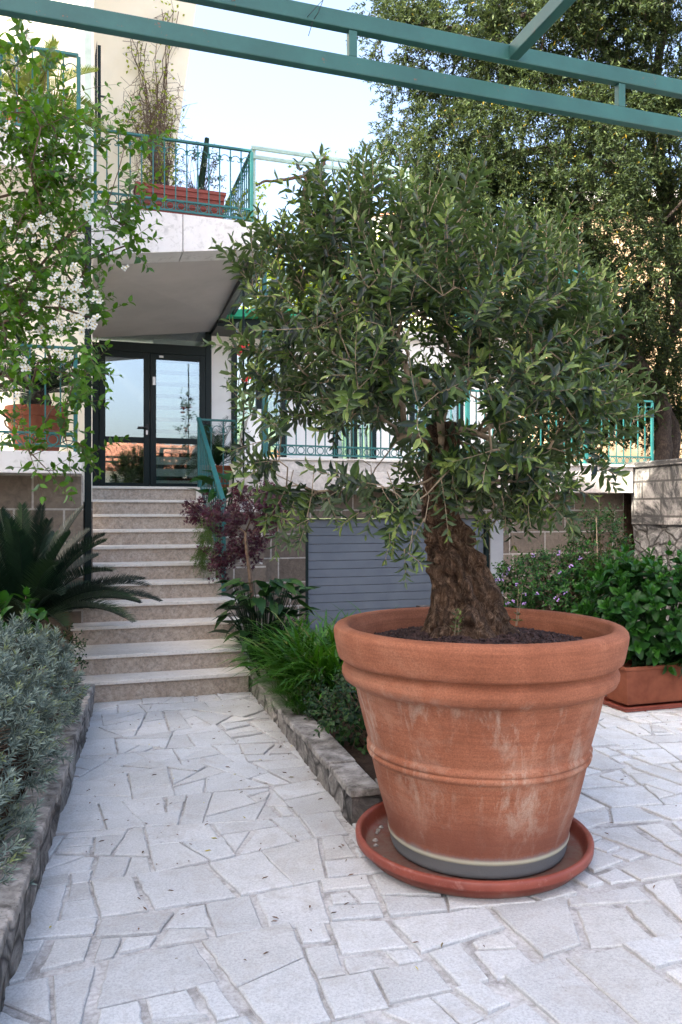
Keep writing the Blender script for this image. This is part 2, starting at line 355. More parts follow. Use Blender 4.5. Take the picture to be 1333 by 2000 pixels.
def glassmat(refl=.24, tint=(.75, .82, .8)):
    m = bpy.data.materials.new('door_glass'); m.use_nodes = True; t = m.node_tree; t.nodes.clear()
    tr = t.nodes.new('ShaderNodeBsdfTransparent'); tr.inputs[0].default_value = (*tint, 1)
    gl = t.nodes.new('ShaderNodeBsdfGlossy'); gl.inputs['Roughness'].default_value = .005; gl.inputs[0].default_value = (.82, .91, 1, 1)
    mx = t.nodes.new('ShaderNodeMixShader'); mx.inputs[0].default_value = refl; o = t.nodes.new('ShaderNodeOutputMaterial')
    nz = t.nodes.new('ShaderNodeTexNoise'); nz.inputs['Scale'].default_value = 1.5; bp = t.nodes.new('ShaderNodeBump'); bp.inputs['Distance'].default_value = .004; bp.inputs['Strength'].default_value = .25
    t.links.new(nz.outputs['Fac'], bp.inputs['Height']); t.links.new(bp.outputs[0], gl.inputs['Normal'])
    t.links.new(tr.outputs[0], mx.inputs[1]); t.links.new(gl.outputs[0], mx.inputs[2]); t.links.new(mx.outputs[0], o.inputs[0]); return m
M_glass = glassmat()
M_blind = mat('blind_fabric', (.80, .78, .68), .9, .1)
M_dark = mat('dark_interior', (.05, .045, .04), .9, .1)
M_garage = noisy('garage_door_grey', (.105, .122, .145), (.13, .148, .17), 3, .5, .2, 200, .3, .002)
M_metal = mat('brushed_metal', (.5, .5, .48), .35, .5, .8)
M_black = mat('black_metal', (.012, .012, .012), .4, .4)
M_awn = mat('green_awning', (.02, .32, .16), .6, .3)

# ------------------------------------------------------------ ground and paving (structure)
def gz(x, y):
    z = -.012
    s, t = ST(x, y)
    if t > 6.6 and -.2 < s < 4.6:
        z -= .7*max(0, min(1, (t-6.9)/2.2))*max(0, min(1, (s+.2)/.3))*max(0, min(1, (4.6-s)/.3))
    if y > 26:
        z += 36*(1-math.exp(-((y-26)/75)**1.4))*(1+.25*math.sin(x*.03+.8)+.1*math.sin(x*.11))+1.2*noise.noise(Vector((x*.05, y*.05, 0)))
    return z
mb = MB()
xs = list(np.arange(-8, 10.01, .4)); ys = list(np.arange(-4, 14.01, .4))
xs = [-400, -260, -180, -120, -90, -70, -50, -35, -24, -16, -11]+xs+[13, 17, 24, 34, 48, 66, 90, 120, 180, 260, 400]
ys = [-400, -200, -90, -40, -18, -9]+ys+[17, 21, 25, 28, 32, 37, 43, 50, 58, 68, 80, 95, 115, 140, 180, 260, 420, 800]
mb.add([(x, y, gz(x, y)) for y in ys for x in xs], [(j*len(xs)+i, j*len(xs)+i+1, (j+1)*len(xs)+i+1, (j+1)*len(xs)+i) for j in range(len(ys)-1) for i in range(len(xs)-1)])
def groundmat():
    m = mat('mortar_ground', (.3, .28, .26), .95, .1); t = NT(m); v = t.coord()
    f = t.noise(v, 3.5, 9, .72); c = t.ramp(f, [(.32, (.34, .33, .315)), (.60, (.50, .49, .48))])
    g = t.noise(v, 60, 5, .75); c = t.mix(.7, c, t.ramp(g, [(.3, (.55, .53, .5)), (.62, (1.2, 1.2, 1.2))]), 'MULTIPLY')
    d = t.noise(v, 5.5, 7, .7, .5); c = t.mix(t.ramp(d, [(.50, (0, 0, 0)), (.66, (.8, .8, .8))]), c, (.14, .13, .12))
    sep = t.n('SeparateXYZ'); t.l(v, sep.inputs[0]); far = t.n('MapRange'); t.l(sep.outputs[1], far.inputs[0]); far.inputs[1].default_value = 22; far.inputs[2].default_value = 30
    h = t.noise(v, .35, 9, .75); hc = t.ramp(h, [(.35, (.045, .075, .03)), (.6, (.10, .14, .05)), (.72, (.30, .27, .18))]); c = t.mix(far.outputs[0], c, hc)
    t.col(c); t.bump(g, .5, .006); return m
kind(obj('ground', mb, groundmat(), smooth=False), 'structure')

def clip(poly, nx, ny, c):       # keep nx*x+ny*y <= c
    out = []; n = len(poly)
    for i in range(n):
        a, b = poly[i], poly[(i+1) % n]; da, db = nx*a[0]+ny*a[1]-c, nx*b[0]+ny*b[1]-c
        if da <= 0: out.append(a)
        if (da < 0) != (db < 0) and abs(da-db) > 1e-9:
            k = da/(da-db); out.append((a[0]+(b[0]-a[0])*k, a[1]+(b[1]-a[1])*k))
    return out
def area(p): return .5*sum(p[i][0]*p[(i+1) % len(p)][1]-p[(i+1) % len(p)][0]*p[i][1] for i in range(len(p)))
def inset(p, g):
    q = list(p); n = len(p)
    for i in range(n):
        a, b = p[i], p[(i+1) % n]; dx, dy = b[0]-a[0], b[1]-a[1]; L = math.hypot(dx, dy)
        if L < 1e-6: continue
        nx, ny = dy/L, -dx/L; gg = g[i % len(g)]; q = clip(q, nx, ny, nx*a[0]+ny*a[1]-gg)
        if len(q) < 3: return []
    return q
def split(poly, out):
    A = area(poly); cx = sum(p[0] for p in poly)/len(poly); cy = sum(p[1] for p in poly)/len(poly)
    lim = random.choice((.022, .04, .06, .10, .13)) * (1.0 if cy < 6 else 1.2)
    best = (0, 0)
    for i in range(24):
        an = math.pi*i/24; w = [p[0]*math.cos(an)+p[1]*math.sin(an) for p in poly]; d = max(w)-min(w)
        if d > best[0]: best = (d, an)
    w2 = min(max(q)-min(q) for q in [[p[0]*math.cos(math.pi*i/12)+p[1]*math.sin(math.pi*i/12) for p in poly] for i in range(12)])
    if A < lim and (best[0] < .62 or random.random() < .15) or A < .012: out.append(poly); return
    best_e = max(range(len(poly)), key=lambda i: math.dist(poly[i], poly[(i+1) % len(poly)])); ea, eb = poly[best_e], poly[(best_e+1) % len(poly)]
    an = math.atan2(eb[1]-ea[1], eb[0]-ea[0])+R(random.gauss(0, 8) if random.random() < .78 else random.gauss(0, 28)); nx, ny = math.cos(an), math.sin(an)
    k = random.uniform(-.16, .16)*best[0]; c = nx*cx+ny*cy+k
    a, b = clip(poly, nx, ny, c), clip(poly, -nx, -ny, -c)
    if len(a) < 3 or len(b) < 3: out.append(poly); return
    split(a, out); split(b, out)
stones = []
def wav(s, k): return .07*math.sin(s*1.7+k*2.3)+.05*math.sin(s*4.1+k*5.1)
t = .5; k = 0
while t < 7.3:
    h = random.uniform(.26, .52); s = -4.2; sl0 = 0
    while s < 7.5:
        w = random.uniform(.3, .75); sl1 = random.gauss(0, .06)
        q = [(s-sl0, t+wav(s-sl0, k)), (s+w-sl1, t+wav(s+w-sl1, k)), (s+w+sl1, t+h+wav(s+w+sl1, k+1)), (s+sl0, t+h+wav(s+sl0, k+1))]
        q = [(x*CE-y*SE, x*SE+y*CE) for x, y in q]
        if area(q) > .01: split(q, stones)
        s += w; sl0 = sl1
    t += h; k += 1
mb = MB(); random.seed(11)
for p in stones:
    cx = sum(q[0] for q in p)/len(p); cy = sum(q[1] for q in p)/len(p); s, t = ST(cx, cy)
    if t > 6.75 and s > -.2: continue
    wide = 1.25 if (s > .9 or cy < 2.9) else (.75 if cy < 3.8 else .42)
    p = inset(p, [random.choice((.002, .005, .010, .020))*wide for _ in range(7)])
    if len(p) < 3 or area(p) < .004: continue
    q = []; n = len(p)
    for i in range(n):
        a, b = p[i], p[(i+1) % n]; dx, dy = b[0]-a[0], b[1]-a[1]; L = math.hypot(dx, dy); m = max(1, int(L/.035)); amp = random.choice((.0015, .003, .005))
        for j in range(m):
            k = j/m; o = 0 if j == 0 else random.uniform(-1, 1)*amp
            q.append((a[0]+dx*k-dy/L*o, a[1]+dy*k+dx/L*o))
    if len(q) < 3: continue
    z = random.uniform(-.0045, .0035); tl = (random.uniform(-.012, .012), random.uniform(-.012, .012)); n = len(q); r = random.random()*(1 if s > .9 else .8)
    top = lambda x, y: z+(x-cx)*tl[0]+(y-cy)*tl[1]
    ring2 = []
    for x, y in q:
        d = math.hypot(cx-x, cy-y)+1e-6; k = min(.25, .006/d); ring2.append((x+(cx-x)*k, y+(cy-y)*k))
    vs = [(x, y, -.03) for x, y in q]+[(x, y, top(x, y)-.004) for x, y in q]+[(x, y, top(x, y)) for x, y in ring2]
    fs = [(i, (i+1) % n, (i+1) % n+n, i+n) for i in range(n)]+[(i+n, (i+1) % n+n, (i+1) % n+2*n, i+2*n) for i in range(n)]+[tuple(range(2*n, 3*n))]
    mb.add(vs, fs, r)
def stonemat():
    m = mat('crazy_paving_stone', (.5, .5, .5), .8, .25); t = NT(m); v = t.coord(); a = t.attr()
    c = t.ramp(a, [(0, (.40, .40, .39)), (.25, (.465, .475, .475)), (.6, (.50, .505, .50)), (.85, (.43, .43, .415)), (1, (.54, .535, .515))])
    f = t.noise(v, 110, 5, .85); c = t.mix(.7, c, t.ramp(f, [(.32, (.55, .55, .56)), (.58, (1.16, 1.16, 1.16))]), 'MULTIPLY'); w = t.noise(v, 1.1, 6, .7); c = t.mix(.6, c, t.ramp(w, [(.35, (.80, .79, .78)), (.6, (1.08, 1.08, 1.08))]), 'MULTIPLY')
    g = t.noise(v, 6, 9, .72, 1.0); c = t.mix(t.ramp(g, [(.50, (0, 0, 0)), (.70, (.6, .6, .6))]), c, (.33, .30, .265))
    b = t.noise(v, 42, 6, .8); k = t.math('MULTIPLY', t.ramp(b, [(.60, (0, 0, 0)), (.66, (1, 1, 1))]), t.ramp(t.noise(v, 3.1, 5, .7), [(.5, (0, 0, 0)), (.6, (1, 1, 1))]))
    c = t.mix(t.math('MULTIPLY', k, .75), c, (.10, .085, .075))
    t.col(c); n1 = t.bump(f, .35, .004); t.bump(g, .25, .012, n1); return m
kind(obj('paving', mb, stonemat()), 'structure')

# ------------------------------------------------------------ stairs
NT_ = [6.55, 6.80, 7.33, 7.6, 7.9, 8.2, 8.5, 8.8, 9.1, 9.4, 9.7]; RS = .164
LFT = [Sx(116, 6.55), Sx(133, 6.8), Sx(143, 7.33), Sx(146, 7.6), Sx(118, 7.9)]+[Sx(173, 8.2)]*6
RGT = [Sx(487, 6.55), Sx(478, 6.8), Sx(470, 7.33), Sx(462, 7.6), Sx(434, 7.9)]+[Sx(400, 9)]*6
st = thing('staircase', 'stone staircase of eleven pale treads and mottled brown risers climbing to the glass door', 'staircase', W3(.0-.9, 6.6, 0))
for k in range(11):
    t0 = NT_[k]; z = RS*(k+1); back = NT_[k+1]+.035 if k < 10 else 12.0
    obj('tread', MB().box(LFT[k]-.02, RGT[k]+.02, t0, back, z-.03, z), M_tread, st, bevel=.004)
    obj('riser', MB().box(LFT[k], RGT[k], t0+.025, t0+.055 if k else t0+.055, (z-RS) if k else -.05, z-.03), M_riser, st)
mb = MB()
for k in range(11): mb.box(LFT[k]+.001, RGT[k]-.001, t0 := NT_[k]+.055, NT_[k+1]+.055 if k < 10 else 11.9, -.8, RS*(k+1)-.031)
obj('core', mb, M_riser, st)
# ------------------------------------------------------------ house
hs = thing('house', 'white and cream two-storey house with balconies, glass entrance door and basement garage', 'house', W3(-1, 9.8, 0))
GT = 9.84
g0, g1 = Sx(597, GT), Sx(957, GT)
mb = MB().box(Sx(500, GT), g0, GT, GT+.3, -.8, 1.77).box(g1, Sx(1400, GT), GT, GT+.3, -.8, 1.77).box(g0, g1, GT, GT+.3, 1.415, 1.77)
obj('garage_wall', mb, M_block, hs)
mb = MB(); z = 1.41
while z > -.75: mb.box(g0+.05, g1-.05, GT+.09, GT+.12, z-.106, z-.003); z -= .109
mb.box(g0+.05, g1-.05, GT+.121, GT+.15, -.8, 1.41)
gd = obj('garage_door', mb, M_garage, hs, bevel=.003)
for q_ in (g0, g1-.045): obj('door_jamb', MB().box(q_, q_+.045, GT+.02, GT+.1, -.8, 1.41), M_dgreen, gd)
obj('pillar', MB().box(g1+.002, Sx(982, GT), GT-.02, GT+.1, -.8, 1.415), noisy('grey_render', (.26, .27, .28), (.32, .33, .34), 2, .9, .3, 150), hs)
# terrace slab
obj('terrace', MB().box(Sx(505, 9.4), Sx(1237, 9.39), 9.39, 12.0, 1.77, 2.13), M_band, hs)
obj('terrace_coping', MB().box(Sx(505, 9.4)-.02, Sx(1237, 9.39)+.02, 9.36, 9.75, 2.131, 2.16), M_tread, hs, bevel=.004)
# wing wall with openings
z0, z1 = 1.75, 4.3; DT = 12.02
wl, wr = Sx(413, DT), Sx(1010, DT)
ops = [(Sx(452, DT), Sx(560, DT), 1.8, 4.0), (Sx(650, DT), Sx(735, DT), 2.2, 3.9), (Sx(800, DT), Sx(905, DT), 2.9, 3.9)]
mb = MB(); prev = wl
for a, b, c, d in ops:
    mb.box(prev, a, DT, DT+.25, z0, z1)
    mb.box(a, b, DT, DT+.25, d, z1)
    if c > z0+.1: mb.box(a, b, DT, DT+.25, z0, c)
    prev = b
mb.box(prev, wr, DT, DT+.25, z0, z1).box(wr-.25, wr, DT+.25, DT+6, z0, z1)
obj('wing_wall', mb, M_white, hs)
def framemb(a, b, c, d, t0, t1, w, mids=(), bars=()):
    m = MB().box(a, a+w, t0, t1, c, d).box(b-w, b, t0, t1, c, d).box(a+w, b-w, t0, t1, d-w, d).box(a+w, b-w, t0, t1, c, c+w)
    for x, ww in mids: m.box(x-ww/2, x+ww/2, t0, t1, c+w, d-w)
    return m
for i, (a, b, c, d) in enumerate(ops):
    f = obj('glass_door' if i == 0 else 'window', framemb(a, b, c, d, DT-.02, DT+.08, .09, [((a+b)/2, .09)]), M_dgreen, hs, bevel=.003)
    obj('glass_pane', MB().box(a+.09, b-.09, DT+.02, DT+.026, c+.09, d-.09), M_glass, f)
obj('wing_roof', MB().box(wl-.1, wr+.1, DT-.12, DT+6, 4.3, 4.42), M_fascia, hs)
# entrance wall, frame and door
e0, e1 = Sx(181, DT), Sx(413, DT)
zs = 1.805; zd = Zy(298, 690, DT); ztop_l = Zy(181, 661, DT)+.03; ztop_r = Zy(413, 648, DT)+.03
cm = Sx(293, DT)
W1 = Sx(200, DT)-Sx(192, DT)
dr = obj('entrance_door', MB().box(e0, e0+.09, DT-.03, DT+.06, zs, zd+.10).box(e1-.09, e1, DT-.035, DT+.06, zs, 4.2)
         .box(e0+.09, e1-.09, DT-.03, DT+.06, zd, zd+.14).box(e0+.09, e1-.09, DT-.02, DT+.06, zs, zs+.03), M_dgreen, hs, bevel=.004)
for i, (a, b) in enumerate(((e0+.09, cm), (cm, e1-.09))):
    zb = Zy(298, 866, DT); zt = Zy(298, 855, DT)
    l0, l1 = a+.004, b-.004; w = .085
    lf = framemb(l0, l1, zs+.034, zd-.004, DT-.045, DT+.02, w).box(l0+w, l1-w, DT-.042, DT+.018, zb, zt)
    obj('door_leaf', lf, M_dgreen, dr, bevel=.004)
    obj('glass_pane', MB().box(l0+w, l1-w, DT-.012, DT-.006, zs+.034+w, zb).box(l0+w, l1-w, DT-.012, DT-.006, zt, zd-.004-w), M_glass, dr)
obj('transom_pane', MB().prism([(e0+.0, zd+.14), (e1-.09, zd+.14), (e1-.09, 4.2), (e0, 4.1)], DT-.004, DT+.004), M_glass, dr)
hx = cm-.045; hz = Zy(285, 836, DT)
obj('handle', MB().box(hx-.02, hx+.02, DT-.06, DT-.045, hz-.11, hz+.05).bar(W3(hx, DT-.06, hz), W3(hx, DT-.10, hz), .018, .018).bar(W3(hx+.005, DT-.10, hz), W3(hx-.13, DT-.10, hz), .018, .02), M_black, dr, bevel=.003)
obj('lock', MB().box(hx-.014, hx+.014, DT-.064, DT-.060, hz-.10, hz-.04), M_metal, dr)
lx = Sx(301, DT); lz = Zy(301, 745, DT)
obj('latch_plate', MB().box(lx-.02, lx+.02, DT-.052, DT-.045, lz-.06, lz+.06), M_metal, dr)
obj('door_closer_stop', MB().box(Sx(311, DT), Sx(319, DT), DT-.06, DT-.045, Zy(315, 700, DT), Zy(315, 696, DT)), M_metal, dr)
mb = MB(); z = zs+.05
while z < 4.1: mb.box(cm+.06, e1-.095, DT+.06, DT+.065, z, z+.115); z += .175
obj('striped_blind', mb, M_blind, dr)
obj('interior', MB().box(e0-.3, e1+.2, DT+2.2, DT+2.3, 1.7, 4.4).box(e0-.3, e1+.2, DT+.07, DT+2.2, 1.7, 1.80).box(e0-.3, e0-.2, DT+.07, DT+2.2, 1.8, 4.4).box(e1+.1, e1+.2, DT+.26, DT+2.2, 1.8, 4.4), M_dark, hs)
obj('porch_edge', MB().box(Sx(424, 11.4), Sx(600, 11.4), 11.35, 12.0, Zy(450, 640, 11.4), Zy(450, 616, 11.4)), M_dgreen, hs)
obj('awning', MB().prism([(Sx(428, 11.2), Zy(428, 618, 11.2)), (Sx(600, 11.2), Zy(600, 618, 11.2)), (Sx(600, 11.2), Zy(600, 603, 11.2)), (Sx(428, 11.2), Zy(428, 604, 11.2))], 11.2, 11.34), M_awn, hs)
# upper balcony: wedge-shaped fascia, sloping ceiling
BT = 8.80; bl, br = Sx(172, BT), Sx(509, BT); z5 = 4.75
zbl, zbr = Zy(185, 499, BT), Zy(507, 486, BT)
mid = bl+(br-bl)*.535
for a, b in ((bl, mid-.004), (mid+.004, br)):
    k0, k1 = (a-bl)/(br-bl), (b-bl)/(br-bl)
    obj('balcony_fascia', MB().prism([(a, zbl+(zbr-zbl)*k0), (b, zbl+(zbr-zbl)*k1), (b, z5), (a, z5)], BT, BT+.38), M_fascia, hs, bevel=.004)
obj('balcony_slab', MB().box(bl+.002, br-.01, BT+.381, 14.7, 4.47, z5-.001), M_fascia, hs)
def ceil():
    m = MB(); tf = BT+.38
    tc = 10.75
    A = W3(bl, tf, zbl+.02); B = W3(br-.03, tf, zbr+.02); C = W3(br-.03, 11.3, Zy(417, 621, 11.3)); D = W3(bl, tc, Zy(183, 600, tc)); E = W3(e1+.02, DT+.0, Zy(413, 648, DT)); G = W3(bl, DT+.0, Zy(180, 661, DT))
    for q in ((A, B, C, D), (D, C, E, G)):
        m.add([p for p in q]+[p+Vector((0, 0, .04)) for p in q], [(0, 3, 2, 1), (4, 5, 6, 7), (0, 1, 5, 4), (1, 2, 6, 5), (2, 3, 7, 6), (3, 0, 4, 7)])
    return m
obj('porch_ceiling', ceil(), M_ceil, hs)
obj('gutter', MB().bar(W3(br-.01, BT+.3, zbr-.02), W3(br-.03, 11.4, Zy(419, 624, 11.4)), .07, .12), M_black, hs)
for k, c in ((.07, M_perg), (.13, M_dgreen)):
    obj('awning_arm', MB().bar(W3(br+k, BT+.2, zbr-.03), W3(br+k, 11.3, Zy(430+k*100, 615, 11.3)), .035, .05), c, hs)
# left wing: walls, balconies, corner pipe
LT = 8.35; ll = Sx(-420, LT); lr = Sx(181, 8.3)
obj('left_wing_wall', MB().box(ll, lr, LT, LT+.25, 1.6, 10.5).box(lr-.25, lr, LT+.25, 13, 1.6, 10.5), M_cream, hs)
obj('stone_base', MB().box(ll, Sx(163, 7.6), 7.6, 8.349, -.4, 1.83).box(Sx(163, 7.6), lr, 8.1, 8.349, -.4, 1.6), M_block, hs)
for z0_, z1_ in ((1.83, 2.02), (4.41, 4.75)):
    obj('balcony_slab', MB().box(ll, Sx(161, 7.23), 7.23, 8.349, z0_, z1_), M_fascia, hs, bevel=.004)
obj('pilaster', MB().box(Sx(150, 8.2), lr+.01, 8.2, 8.348, 4.0, 10.5), M_white, hs)
obj('corner_pipe', MB().box(Sx(165.5, 8.0), Sx(179, 8.0), 8.0, 8.09, .82, 4.25), M_dgreen, hs, bevel=.003)
obj('upper_pipe_sun_tone', MB().box(Sx(165.5, 8.0), Sx(179, 8.0), 8.0, 8.09, 4.251, 10.4), M_pipe_sunlit, hs, bevel=.003)  # same pipe continued, sunlight put into its colour
# upper set-back wall with a slanting end, shutter
uz = Zy(390, -60, DT)
obj('upper_wall', MB().prism([(Sx(150, DT), z5), (Sx(338, DT), z5), (Sx(340, DT), Zy(340, 330, DT)), (Sx(394, DT), uz), (Sx(150, DT), uz)], DT+.1, DT+1.4), M_cream, hs)
sh = obj('shutter', MB().prism([(Sx(186, 9.3), Zy(186, 262, 9.3)), (Sx(190, 9.3), Zy(190, 262, 9.3)), (Sx(190, 9.3), Zy(190, 78, 9.3)), (Sx(186, 9.3), Zy(186, 108, 9.3))], 9.3, 9.33)
         .box(Sx(191, 9.3), Sx(197.5, 9.3), 9.28, 9.34, Zy(194, 265, 9.3), Zy(194, 90, 9.3)), M_dgreen, hs)
obj('hinge', MB().box(Sx(197.5, 9.3), Sx(208, 9.3), 9.28, 9.30, Zy(200, 188, 9.3), Zy(200, 191, 9.3)), M_black, sh)
obj('roof', MB().box(ll-.2, Sx(300, 12), 7.6, 17, 10.5, 10.8), M_fascia, hs)
wx, wz = Sx(796, GT), Zy(796, 985, GT)
wlp = obj('bulkhead_lamp', MB().lathe([(.0, -.0), (.0, 0)], n=3) if 0 else MB().tube([W3(wx, GT, wz), W3(wx, GT-.03, wz)], .11, 24).tube([W3(wx, GT-.03, wz), W3(wx, GT-.07, wz), W3(wx, GT-.1, wz)], [.09, .08, .04], 24), mat('lamp_glass', (.5, .5, .48), .2, .5), hs, smooth=False)
mb = MB().torus(W3(wx, GT-.04, wz), W3(1, 0, 0), (0, 0, 1), .1, .012, 24)
for d in (-.04, .04): mb.bar(W3(wx+d, GT-.1, wz-.09), W3(wx+d, GT-.1, wz+.09), .01, .01).bar(W3(wx-.09, GT-.105, wz+d), W3(wx+.09, GT-.105, wz+d), .01, .01)
obj('cage', mb, M_black, wlp)
# stuccoed wall beside the landing and lower stone plinth
obj('landing_wall', MB().prism([(Sx(468, 9.5), 1.0), (Sx(509, 9.5), 1.0), (Sx(509, 9.5), Zy(509, 800, 9.5)), (Sx(500, 9.5), Zy(500, 800, 9.5)), (Sx(484, 9.5), Zy(484, 820, 9.5)), (Sx(468, 9.5), Zy(470, 880, 9.5))], 9.45, 9.7), M_white, hs)
obj('stair_plinth', MB().box(RGT[8]+.002, Sx(522, 8.3), 8.35, 9.38, -.8, .93).box(RGT[8]+.002, Sx(505, 9.2)-.0, 8.9, 9.38, .931, 1.5), M_block, hs)
obj('plinth_coping', MB().box(Sx(455, 9.1), Sx(560, 9.3), 9.1, 9.355, 1.77, 1.93), M_band, hs, bevel=.01)
obj('landing_floor', MB().box(RGT[8]+.002, Sx(520, 9.5), 9.7, 12.0, .8, 1.80), M_tread, hs)

# ------------------------------------------------------------ railings
def railing(label, A, B, h, spacing, rings=True, gap=.11, group=None, zb=.05, scroll=True, endpost=True, cat='railing'):
    A, B = Vector(A), Vector(B); L = (B-A).length; u = (B-A)/L; Z = Vector((0, 0, 1))
    r = thing('railing', label, cat, A, group)
    obj('top_rail', MB().bar(A+Z*h, B+Z*h, .04, .025), M_teal, r, bevel=.003)
    obj('bottom_rail', MB().bar(A+Z*zb, B+Z*zb, .02, .02), M_teal, r)
    if rings: obj('middle_rail', MB().bar(A+Z*(zb+gap), B+Z*(zb+gap), .02, .02), M_teal, r)
    n = max(2, round(L/spacing)); n = min(n, 95)
    first = ring = sc = None
    for i in range(1, n):
        off = u*(L*i/n)
        if first is None: first = obj('baluster', MB().bar(A+Z*zb, A+Z*h, .013, .013).lathe([(.008, -.012), (.016, 0), (.008, .012)], A+Z*(h-.1), 8), M_teal, r); first.location = off
        else: inst(first, off-first.location, r)
    if rings:
        for i in range(n):
            off = u*(L*(i+.5)/n)
            if ring is None: ring = obj('ring', MB().torus(A+Z*(zb+gap/2), u, Z, gap/2-.013, .006, 18, 5), M_teal, r); ring.location = off
            else: inst(ring, off-ring.location, r)
    if scroll:
        for i in range(n):
            off = u*(L*(i+.5)/n); g = L/n
            if sc is None:
                sc = obj('scroll', MB().torus(A+Z*(h-.13), u, Z, g*.42, .005, 10, 5, 0, math.pi).torus(A+Z*(h-.13)-u*g*.3, u, Z, g*.13, .005, 8, 5, math.pi, 2*math.pi).torus(A+Z*(h-.13)+u*g*.3, u, Z, g*.13, .005, 8, 5, math.pi, 2*math.pi), M_teal, r); sc.location = off
            else: inst(sc, off-sc.location, r)
    if endpost:
        for p in (A, B): obj('post', MB().bar(p, p+Z*(h-.013), .035, .035), M_teal, r, bevel=.003)
    return r
railing('teal balcony railing in front of the long brown planter box above the porch', W3(Sx(186, 8.86), 8.86, z5), W3(Sx(492, 8.86), 8.86, z5), .82, .12)
railing('teal side railing receding behind the right corner of the upper balcony', W3(Sx(492, 8.86), 8.92, z5), W3(Sx(492, 8.86), 11.9, z5), .82, .12)
railing('teal balcony railing at far left in front of the big round terracotta pot', W3(Sx(-330, 7.3), 7.3, 2.02), W3(Sx(148, 7.3), 7.3, 2.02), .90, .125)
railing('pale sunlit balcony railing at upper left in front of the palm', W3(Sx(-330, 7.3), 7.3, 4.75), W3(Sx(154, 7.3), 7.3, 4.75), .72, .125)
railing('teal terrace railing above the garage, partly hidden by the olive crown', W3(Sx(521, 9.5), 9.5, 2.16), W3(Sx(1274, 9.6), 9.6, 2.13), .97, .125)
railing('short teal landing railing in front of the potted palm beside the entrance', W3(Sx(389, 9.72), 9.72, 1.80), W3(Sx(460, 9.72), 9.72, 1.80), .82, .13)
# sloping handrail of the stairs
ha = W3(Sx(388, 9.66), 9.66, 1.80); hb = P(437, 984, 7.85); hb.z = .82
r = thing('handrail', 'teal sloping handrail descending along the right side of the stairs', 'handrail', hb)
Z = Vector((0, 0, 1))
obj('top_rail', MB().bar(ha+Z*.83, hb+Z*.78, .05, .035), M_teal, r, bevel=.006)
obj('bottom_rail', MB().bar(ha+Z*.1, hb+Z*.10, .02, .02), M_teal, r)
obj('post', MB().bar(hb-Z*.1, hb+Z*.78, .04, .04), M_teal, r, bevel=.003)
n = 14
for i in range(1, n):
    p = hb.lerp(ha, i/n); obj('baluster', MB().bar(p+Z*.1, p+Z*(.78+.05*i/n), .013, .013), M_teal, r)

# ------------------------------------------------------------ near pergola above the camera
pt = 2.218; pz0, pz1 = 2.792, 2.842
dz = .129
pg = thing('pergola', 'green painted metal pergola frame of two parallel rails overhead', 'pergola', W3(-2.6, pt, 0))
obj('rail', MB().box(-2.6, 3.4, pt, pt+.03, pz0, pz1), M_perg, pg, bevel=.003)
obj('rail', MB().box(-2.6, 3.4, pt+.0, pt+.03, pz0+dz, pz1+dz), M_perg, pg, bevel=.003)
first = None
for px in (-330, 175, 691, 1217, 1700):
    s_ = Sx(px, pt)
    if px == 175: continue
    o = obj('spacer', MB().box(s_-.013, s_+.013, pt+.003, pt+.027, pz1+.001, pz0+dz-.001), M_perg, pg, bevel=.002)
js = Sx(1003, pt)
obj('cross_beam', MB().box(js-.017, js+.017, pt-3.4, pt-.002, pz0+dz+.002, pz1+dz-.002), M_perg, pg, bevel=.003)
for s_ in (-2.6, 3.37):
    obj('post', MB().box(s_, s_+.05, pt+.031, pt+.08, 0, pz1+dz), M_perg, pg, bevel=.003)
w = thing('hanging_wire', 'thin dark wire loop hanging from the upper pergola rail', 'wire', P(622, 20, 2.35))
a, b, c = P(634, -6, 2.30), P(612, 40, 2.31), P(603, 70, 2.30)
obj('wire', MB().tube([a, P(622, 25, 2.295), b, c], .0011, 5).tube([P(631, 0, 2.3), P(605, 28, 2.29), P(601, 33, 2.3)], .0009, 5), M_black, w)
mb = MB(); 
for i in range(6): mb.tube([P(432+i*5, 2+2*(i % 2), 2.24), P(438+i*4, 6-3*(i % 3), 2.235), P(446+i*3, 3, 2.24)], [.003, .004, .002], 5)
single('dried_vine_stub', mb, M_twigd, 'dried brown vine remnant caught on the upper pergola rail', 'vine', P(444, 3, 2.24))

# ------------------------------------------------------------ beds and kerbs
mbw = MB(); ring = [(-1.05, 2.52), (-1.86, 5.98)]
def wallalong(A, B, thick, z0, z1, seg, jit, side=1):
    A, B = Vector((*A, 0)), Vector((*B, 0)); L = (B-A).length; u = (B-A)/L; n = Vector((-u.y, u.x, 0))*side; m = MB(); k = int(L/seg)
    H = 4; rows = []
    for i in range(k+1):
        p = A+u*(L*i/k); row = []
        for j in range(H+1):
            z = z0+(z1-z0)*j/H; o = jit*1.3*noise.noise(Vector((p.x*5, p.y*5, z*9)))+jit*.9*noise.noise(Vector((p.x*19, p.y*19, z*24)))
            q = p-n*o; row.append((q.x, q.y, z))
        for d in (.35, 1):
            q = p+n*thick*d; row.append((q.x, q.y, z1+jit*.3*noise.noise(Vector((q.x*8, q.y*8, 3)))))
        q = p+n*thick; row.append((q.x, q.y, z0)); rows.append(row)
    w = len(rows[0]); vs = [q for r_ in rows for q in r_]
    fs = [(i*w+j, (i+1)*w+j, (i+1)*w+j+1, i*w+j+1) if side > 0 else (i*w+j+1, (i+1)*w+j+1, (i+1)*w+j, i*w+j) for i in range(k) for j in range(w-1)]
    fs += [tuple(range(w)) if side < 0 else tuple(range(w-1, -1, -1)), tuple(range(k*w, k*w+w)) if side > 0 else tuple(range(k*w+w-1, k*w-1, -1))]
    return m.add(vs, fs)
